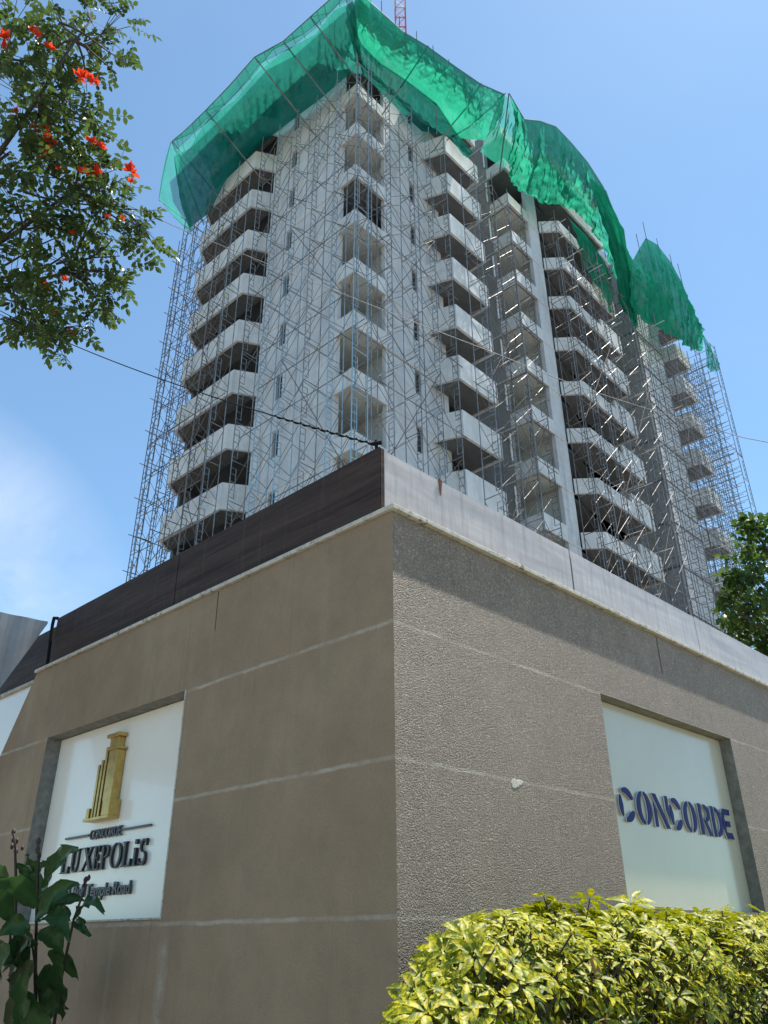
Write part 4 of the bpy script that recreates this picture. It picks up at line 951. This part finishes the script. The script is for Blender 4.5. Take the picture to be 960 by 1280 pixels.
# bare twigs
for (x0_, y0_, x1_, y1_) in ((75, 28, 160, 80), (60, 130, 118, 158), (60, 150, 105, 155), (70, 330, 150, 320), (30, 240, 160, 258), (105, 55, 146, 92), (0, 215, 90, 150), (0, 300, 110, 235), (0, 335, 100, 290), (20, 345, 120, 300), (30, 385, 130, 388)):
    br.path(curve(at(x0_, y0_, 7.9), at(x1_, y1_, 8.1), 8, .07), 0.013, 5, 0.004)
br.build('branch', M['bark'], tt, True); tw.build('twig', M['bark'], tt)
V, FA, tone = leaf_mesh(cs_, ds_, us_, ln_, wd_, tn_, .18, .18, 3); build_leaves('foliage', V, FA, tone, M['leaf_tulip'], tt)
for (px, py, sc) in ((5, 48, 1.1), (38, 38, .7), (46, 44, .7), (62, 60, .8), (102, 96, 1.0), (117, 102, 1.0), (19, 141, .7), (55, 163, 1.0), (60, 178, 1.1), (44, 160, .7), (57, 192, .8), (116, 178, .9), (125, 183, .7), (105, 216, .9), (121, 217, 1.0), (75, 210, .7), (163, 214, 1.1), (164, 228, .6), (133, 272, .5), (152, 273, .5), (54, 356, .8), (62, 360, .7), (80, 350, .6), (92, 292, .5), (86, 418, .8), (70, 392, .6), (20, 364, .6)):
    sc *= 1.0; c = at(px, py, 7.55 + rng.uniform(-.05, .2)); A = [[], [], [], [], [], []]; upf = (Vector((.15, -.3, 1)) + rv(.35)).normalized()
    for q in range(int(9 * sc) + 3):
        d = (rv(1) + upf * .9).normalized(); A[0].append(c); A[1].append(d); A[2].append(rv(1)); A[3].append(rng.uniform(.065, .105) * sc); A[4].append(rng.uniform(.040, .060) * sc); A[5].append(rng.random())
    V, FA, tone = leaf_mesh(*A, .35, -.15, 3); build_leaves('blossom', V, FA, tone, M['flower'], tt)

# ---- broad leaved tree behind the wall at the right
bt_ = thing('broadleaf_tree', 'sunlit broad leaved tree behind the wall at the right edge', 'tree', (8.1, 13.2, 0))
c0 = Vector((8.1, 13.2, 0)); b = MB(); b.path([c0, c0 + Vector((.1, 0, 2.2)), c0 + Vector((-.1, .1, 4.2)), c0 + Vector((-.2, 0, 6.4))], .17, 8, .06); b.build('trunk', M['bark'], bt_, True)
cl2 = [(945, 665, 26), (930, 700, 28), (958, 700, 34), (915, 725, 18), (945, 735, 34), (925, 760, 28), (960, 770, 36), (915, 778, 20), (938, 795, 30), (965, 810, 36), (985, 690, 36), (1000, 740, 45), (990, 800, 44), (1030, 770, 50), (1020, 690, 40), (908, 752, 10), (945, 830, 34), (985, 850, 40), (935, 655, 14), (1050, 830, 50)]
A = [[], [], [], [], [], []]; br = MB()
for (px, py, rad) in cl2:
    dz = 14 + rng.uniform(-.6, .9); c = at(px, py, dz); R0 = rad / F * dz
    br.path(curve(c0 + Vector((-.1, 0, rng.uniform(3.2, 5.6))), c, 6, .06), .03, 5, .008)
    for i in range(int(rad * 4.4)):
        o = rv(R0 * rng.uniform(.1, 1) ** .5); p = c + Vector((o.x, o.y * 1.2, o.z))
        A[0].append(p); A[1].append(rv(1) + Vector((0, 0, -.25))); A[2].append(Vector((0, 0, 1)) + rv(.8)); A[3].append(rng.uniform(.11, .19)); A[4].append(rng.uniform(.075, .12)); A[5].append(float(np.clip(rng.normal(.45, .27), 0, 1)))
br.build('branch', M['bark'], bt_, True)
V, FA, tone = leaf_mesh(*A, .15, .2, 3); build_leaves('foliage', V, FA, tone, M['leaf_back'], bt_)

# ---- variegated hedge in front of the right wall
hd = thing('hedge', 'yellow and green variegated hedge growing in front of the sunlit wall', 'hedge', RW(1.8, -.45, ZG))
A = [[], [], [], [], [], []]; st = MB()
def hedge_top(s, o=.4): return 0.06 + .07 * noise.noise(Vector((s * 1.3, 3.1, 0))) + .10 * noise.noise(Vector((s * 4.5, 1.7, 5))) - .22 * max(0, 1 - (s + o) / .45) ** 1.5
def rosette(p, ax, size, tone, nleaf):
    a_ = ax.orthogonal().normalized(); b_ = ax.cross(a_); ph = rng.uniform(0, 6.28)
    for q in range(nleaf):
        an = ph + 2 * pi * q / nleaf + rng.normal(0, .12); rad = a_ * cos(an) + b_ * sin(an)
        d = rad + ax * rng.uniform(.05, .5); A[0].append(p + rad * .012); A[1].append(d); A[2].append(ax); A[3].append(size * rng.uniform(.75, 1.15)); A[4].append(size * rng.uniform(.30, .40)); A[5].append(float(np.clip(tone + rng.normal(0, .12), 0, 1)))
for i in range(2900):
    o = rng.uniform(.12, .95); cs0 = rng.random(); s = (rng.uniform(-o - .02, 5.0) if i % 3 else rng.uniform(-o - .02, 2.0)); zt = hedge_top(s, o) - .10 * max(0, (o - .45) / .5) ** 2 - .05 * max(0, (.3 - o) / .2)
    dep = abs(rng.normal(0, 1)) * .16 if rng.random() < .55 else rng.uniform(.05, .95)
    z = zt - dep; p = RW(s + .05 * noise.noise(Vector((z * 4, o * 5, 1))), -o, z)
    ax = (Vector((0, 0, 1)) * (1.0 if dep < .2 else .45) + nR * (o - .4) * 1.6 + (-tR) * (.8 if s + o < .3 else 0) + rv(.45)).normalized()
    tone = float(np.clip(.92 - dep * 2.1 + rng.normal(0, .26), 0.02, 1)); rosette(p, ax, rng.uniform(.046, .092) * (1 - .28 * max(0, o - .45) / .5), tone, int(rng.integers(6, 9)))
    st.tubes([(p, p - ax * rng.uniform(.05, .12), .003)], k=4)
for i in range(26):                                   # taller shoots breaking the outline
    o = rng.uniform(.25, .7); s = rng.uniform(-o + .15, 4.0); zt = hedge_top(s, o); h = rng.uniform(.0, .055); p0_ = RW(s, -o, zt - .12); p1_ = RW(s + rng.normal(0, .05), -o + rng.normal(0, .03), zt + h)
    st.tubes([(p0_, p1_, .0028)], k=4)
    for q in range(3): rosette(p0_.lerp(p1_, (q + 1.2) / 3.2), (Vector((0, 0, 1)) + rv(.5)).normalized(), rng.uniform(.05, .085), .95, 7)
for i in range(70):
    o = rng.uniform(.25, .75); s = rng.uniform(-o + .15, 4.5); st.path(curve(RW(s, -o, ZG), RW(s + rng.normal(0, .1), -o, hedge_top(s, o) - .1), 5, .04), .010, 5, .005)
st.build('stem', M['stem'], hd)
D_ = [[], [], [], [], [], []]
for i in range(70):
    o = rng.uniform(.3, .95); sd0 = rng.uniform(-o + .1, 4.0); D_[0].append(RW(sd0, -o, hedge_top(sd0, o) - rng.uniform(.05, .45))); D_[1].append(rv(1) + Vector((0, 0, -.5))); D_[2].append(Vector((0, 0, 1)) + rv(.6)); D_[3].append(rng.uniform(.05, .08)); D_[4].append(rng.uniform(.018, .03)); D_[5].append(rng.random())
V, FA, tone = leaf_mesh(*D_, .4, .5, 5); build_leaves('dry_leaves', V, FA, tone, leafmat('dry_leaf', (0.10, 0.055, 0.022), (0.26, 0.17, 0.07), .2, .7), hd)
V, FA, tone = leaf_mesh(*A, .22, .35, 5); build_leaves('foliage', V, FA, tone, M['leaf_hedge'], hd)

# ---- broad leaved plant with dark buds at the lower left
pl_ = thing('canna_plant', 'broad leaved dark green plant with dark bud spikes before the left sign', 'plant', (-1.8, 4.3, 0))
def big_leaf(base, tip, width, mat_, droop=.2, roll=0.0, name='leaf'):
    d = tip - base; L_ = d.length; view = Vector((0, -1, .25)); nrm = (view - d.normalized() * view.dot(d.normalized())).normalized()
    nrm = (Matrix.Rotation(roll, 3, d.normalized()) @ nrm).normalized(); side = d.normalized().cross(nrm); n = 12; V_ = []
    for i in range(n + 1):
        f = i / n; wv = width * (sin(pi * min(1, (f * .95 + .04) ** .85)) ** .95) * (1 - .12 * f)
        mid = base + d * f + Vector((0, 0, droop * L_ * (sin(pi * f) * .9))) ; 
        for jj in (-1, -.5, 0, .5, 1):
            e = abs(jj); V_.append(mid + side * (jj * wv * .5) + nrm * (e * wv * .20 + .016 * sin(f * 15 + jj * 2.6) * e + .006 * sin(f * 40) * e))
    ff = [(i * 5 + j, (i + 1) * 5 + j, (i + 1) * 5 + j + 1, i * 5 + j + 1) for i in range(n) for j in range(4)]
    loc = abs_loc(pl_); V_ = np.array([tuple(v) for v in V_])
    tn = np.tile(np.array([.25, .45, 1.0, .45, .25]), n + 1) * rng.uniform(.4, 1.0) * np.repeat(.75 + .35 * (np.arange(n + 1) % 2), 5)
    return build_leaves(name, V_, np.array(ff), tn, mat_, pl_)
leaves = [  # base px, tip px, depth, width m
    ((50, 1120), (98, 1062), 2.5, .085, .18), ((44, 1150), (100, 1105), 2.45, .075, .22), ((92, 1150), (130, 1142), 2.5, .065, .25), ((45, 1135), (-8, 1098), 2.4, .10, .15), ((38, 1160), (-5, 1170), 2.4, .08, .22),
    ((46, 1178), (4, 1215), 2.4, .085, .25), ((48, 1165), (80, 1195), 2.45, .085, .2), ((50, 1140), (45, 1085), 2.5, .05, .1), ((40, 1105), (18, 1078), 2.5, .04, .1), ((52, 1110), (32, 1068), 2.5, .045, .15),
    ((35, 1170), (12, 1240), 2.35, .13, .05), ((40, 1200), (8, 1300), 2.35, .14, .05), ((72, 1200), (78, 1275), 2.4, .11, .02), ((60, 1205), (58, 1270), 2.45, .10, .05), ((50, 1150), (88, 1178), 2.45, .08, .25), ((48, 1130), (68, 1140), 2.5, .05, .3), ((15, 1150), (-25, 1120), 2.4, .11, .2), ((30, 1240), (70, 1320), 2.35, .12, .0), ((10, 1180), (-20, 1260), 2.35, .14, .05), ((88, 1150), (66, 1138), 2.5, .05, .25), ((46, 1090), (62, 1078), 2.5, .03, .2), ((48, 1145), (112, 1128), 2.55, .05, .2), ((20, 1120), (38, 1092), 2.5, .05, .15), ((18, 1170), (30, 1225), 2.38, .08, .1), ((60, 1190), (98, 1225), 2.5, .06, .1), ((20, 1200), (-30, 1195), 2.45, .09, .2), ((45, 1230), (85, 1262), 2.5, .07, .05), ((30, 1215), (25, 1290), 2.3, .10, .02), ((14, 1125), (-14, 1070), 2.5, .06, .1), ((74, 1225), (52, 1290), 2.45, .08, .0), ((92, 1152), (112, 1172), 2.5, .045, .1)]
KD = 1.62
for i, (bp, tp_, dz, wd, dr) in enumerate(leaves):
    dz *= KD; wd *= KD * (.62 if wd > .09 else .78)
    big_leaf(at(*bp, dz), at(*tp_, dz + rng.uniform(-.2, .2)), wd, M['leaf_worn'] if i in (10, 11) else M['leaf_broad'], dr, rng.uniform(-.6, .6))
for pts in ([(46, 1330), (44, 1220), (46, 1130), (48, 1075), (48, 1050)], [(20, 1330), (18, 1200), (20, 1110), (19, 1060), (17, 1042)], [(60, 1330), (75, 1230), (92, 1150), (108, 1105)], [(12, 1330), (14, 1200), (12, 1150)], [(52, 1330), (50, 1250), (40, 1180)]):
    b = MB(); b.path([at(x, y, 2.47 * KD) for x, y in pts], 0.011, 6, .005); b.build('stem', M['stem'], pl_, True)
def bud(px, py, dz, r):
    b = MB(); c = at(px, py, dz); rings = 5; k = 7; V_ = []; ff = []
    for i in range(rings + 1):
        f = i / rings; rr = r * sin(pi * min(.98, f * .9 + .06)); 
        for j in range(k): V_.append(c + Vector((cos(2 * pi * j / k) * rr, sin(2 * pi * j / k) * rr, (f - .5) * r * 3.2)))
    for i in range(rings):
        for j in range(k): ff.append((i * k + j, i * k + (j + 1) % k, (i + 1) * k + (j + 1) % k, (i + 1) * k + j))
    b.add(V_, ff); b.build('bud', M['bud'], pl_, True)
for px, py, r in ((17, 1040, .007), (21, 1051, .006), (15, 1058, .006), (20, 1064, .007), (48, 1052, .008), (47, 1062, .008), (49, 1070, .007), (28, 1060, .005), (107, 1100, .007), (111, 1097, .006), (105, 1106, .005), (16, 1050, .005)): bud(px, py, 2.48 * KD, r * KD)

# ================================================================== CABLES
def cable(label, pts, r, mat_, name='cable', sagn=24):
    b = MB(); b.path(pts, r, 6); o = b.build(name, mat_); return tag(o, label, 'cable')
def span(p, q, sag, n=28): return [p.lerp(q, i / n) - Vector((0, 0, sag * 4 * (i / n) * (1 - i / n))) for i in range(n + 1)]
wp = [(60, 212, 14.6), (190, 270, 14.3), (240, 292, 14.2), (380, 348, 13.9), (516, 402, 13.6), (620, 442, 13.4), (735, 487, 13.1), (905, 540, 12.8), (960, 553, 12.7), (1150, 590, 12.4)]
wq = [at(*q) for q in wp]; wpts = []
for i in range(len(wq) - 1):
    a0, a1, a2, a3 = wq[max(i - 1, 0)], wq[i], wq[i + 1], wq[min(i + 2, len(wq) - 1)]
    for j in range(6):
        f = j / 6; wpts.append(0.5 * ((2 * a1) + (a2 - a0) * f + (2 * a0 - 5 * a1 + 4 * a2 - a3) * f * f + (3 * a1 - a0 - 3 * a2 + a3) * f ** 3))
cable('thin overhead wire running across the tower from the tree to the right edge', wpts, .0065, M['cable_pale'])
tip = corner(.05, .16, FZ1 + .02)
pts = span(at(-30, 372, 8.2), tip + Vector((0, 0, .03)), .12, 60)
cable('black service cable drooping from the tree to the wall corner', pts, .004, M['cable'])
n_ = 46; p0_ = pts[47]; tw_ = []
ax_ = (tip - p0_).normalized(); s1 = ax_.orthogonal().normalized(); s2 = ax_.cross(s1); tw2 = []
for i in range(150):
    f = i / 149; c = pts[51].lerp(pts[60], f); 
    j = 51 + f * 9; j0 = min(59, int(j)); c = pts[j0].lerp(pts[j0 + 1], j - j0); an = f * 70
    tw2.append(c + (s1 * cos(an) + s2 * sin(an)) * .007)
cable('thick twisted black binding on the cable next to the wall corner', tw2, .0036, M['cable'])
br_ = thing('cable_bracket', 'small dark metal cable bracket on top of the wall corner', 'bracket', tip)
b = MB(); b.tubes([(tip - Vector((0, 0, .07)), tip + Vector((0, 0, .06)), .006), (tip + Vector((-.02, 0, .035)), tip + Vector((.03, .0, .045)), .012)], k=6); b.build('hook', M['cable'], br_)
b = MB(); b.tubes([(tip + Vector((0, 0, .03)), tip + Vector((.012, -.01, -.02)), .009)], k=8); b.build('clamp', M['cable'], br_)
cd = [at(66, 776, 6.35), at(60, 775, 6.4), at(56, 790, 6.42), at(50, 815, 6.42), at(44, 845, 6.42)]
cd = [LW(3.71, .03, 2.27), LW(3.76, .02, 2.285), LW(3.79, .03, 2.24), LW(3.80, .05, 2.0), LW(3.80, .06, 1.84)]
cable('black cable hanging down the joint at the left end of the dark cladding', cd, .014, M['cable'])
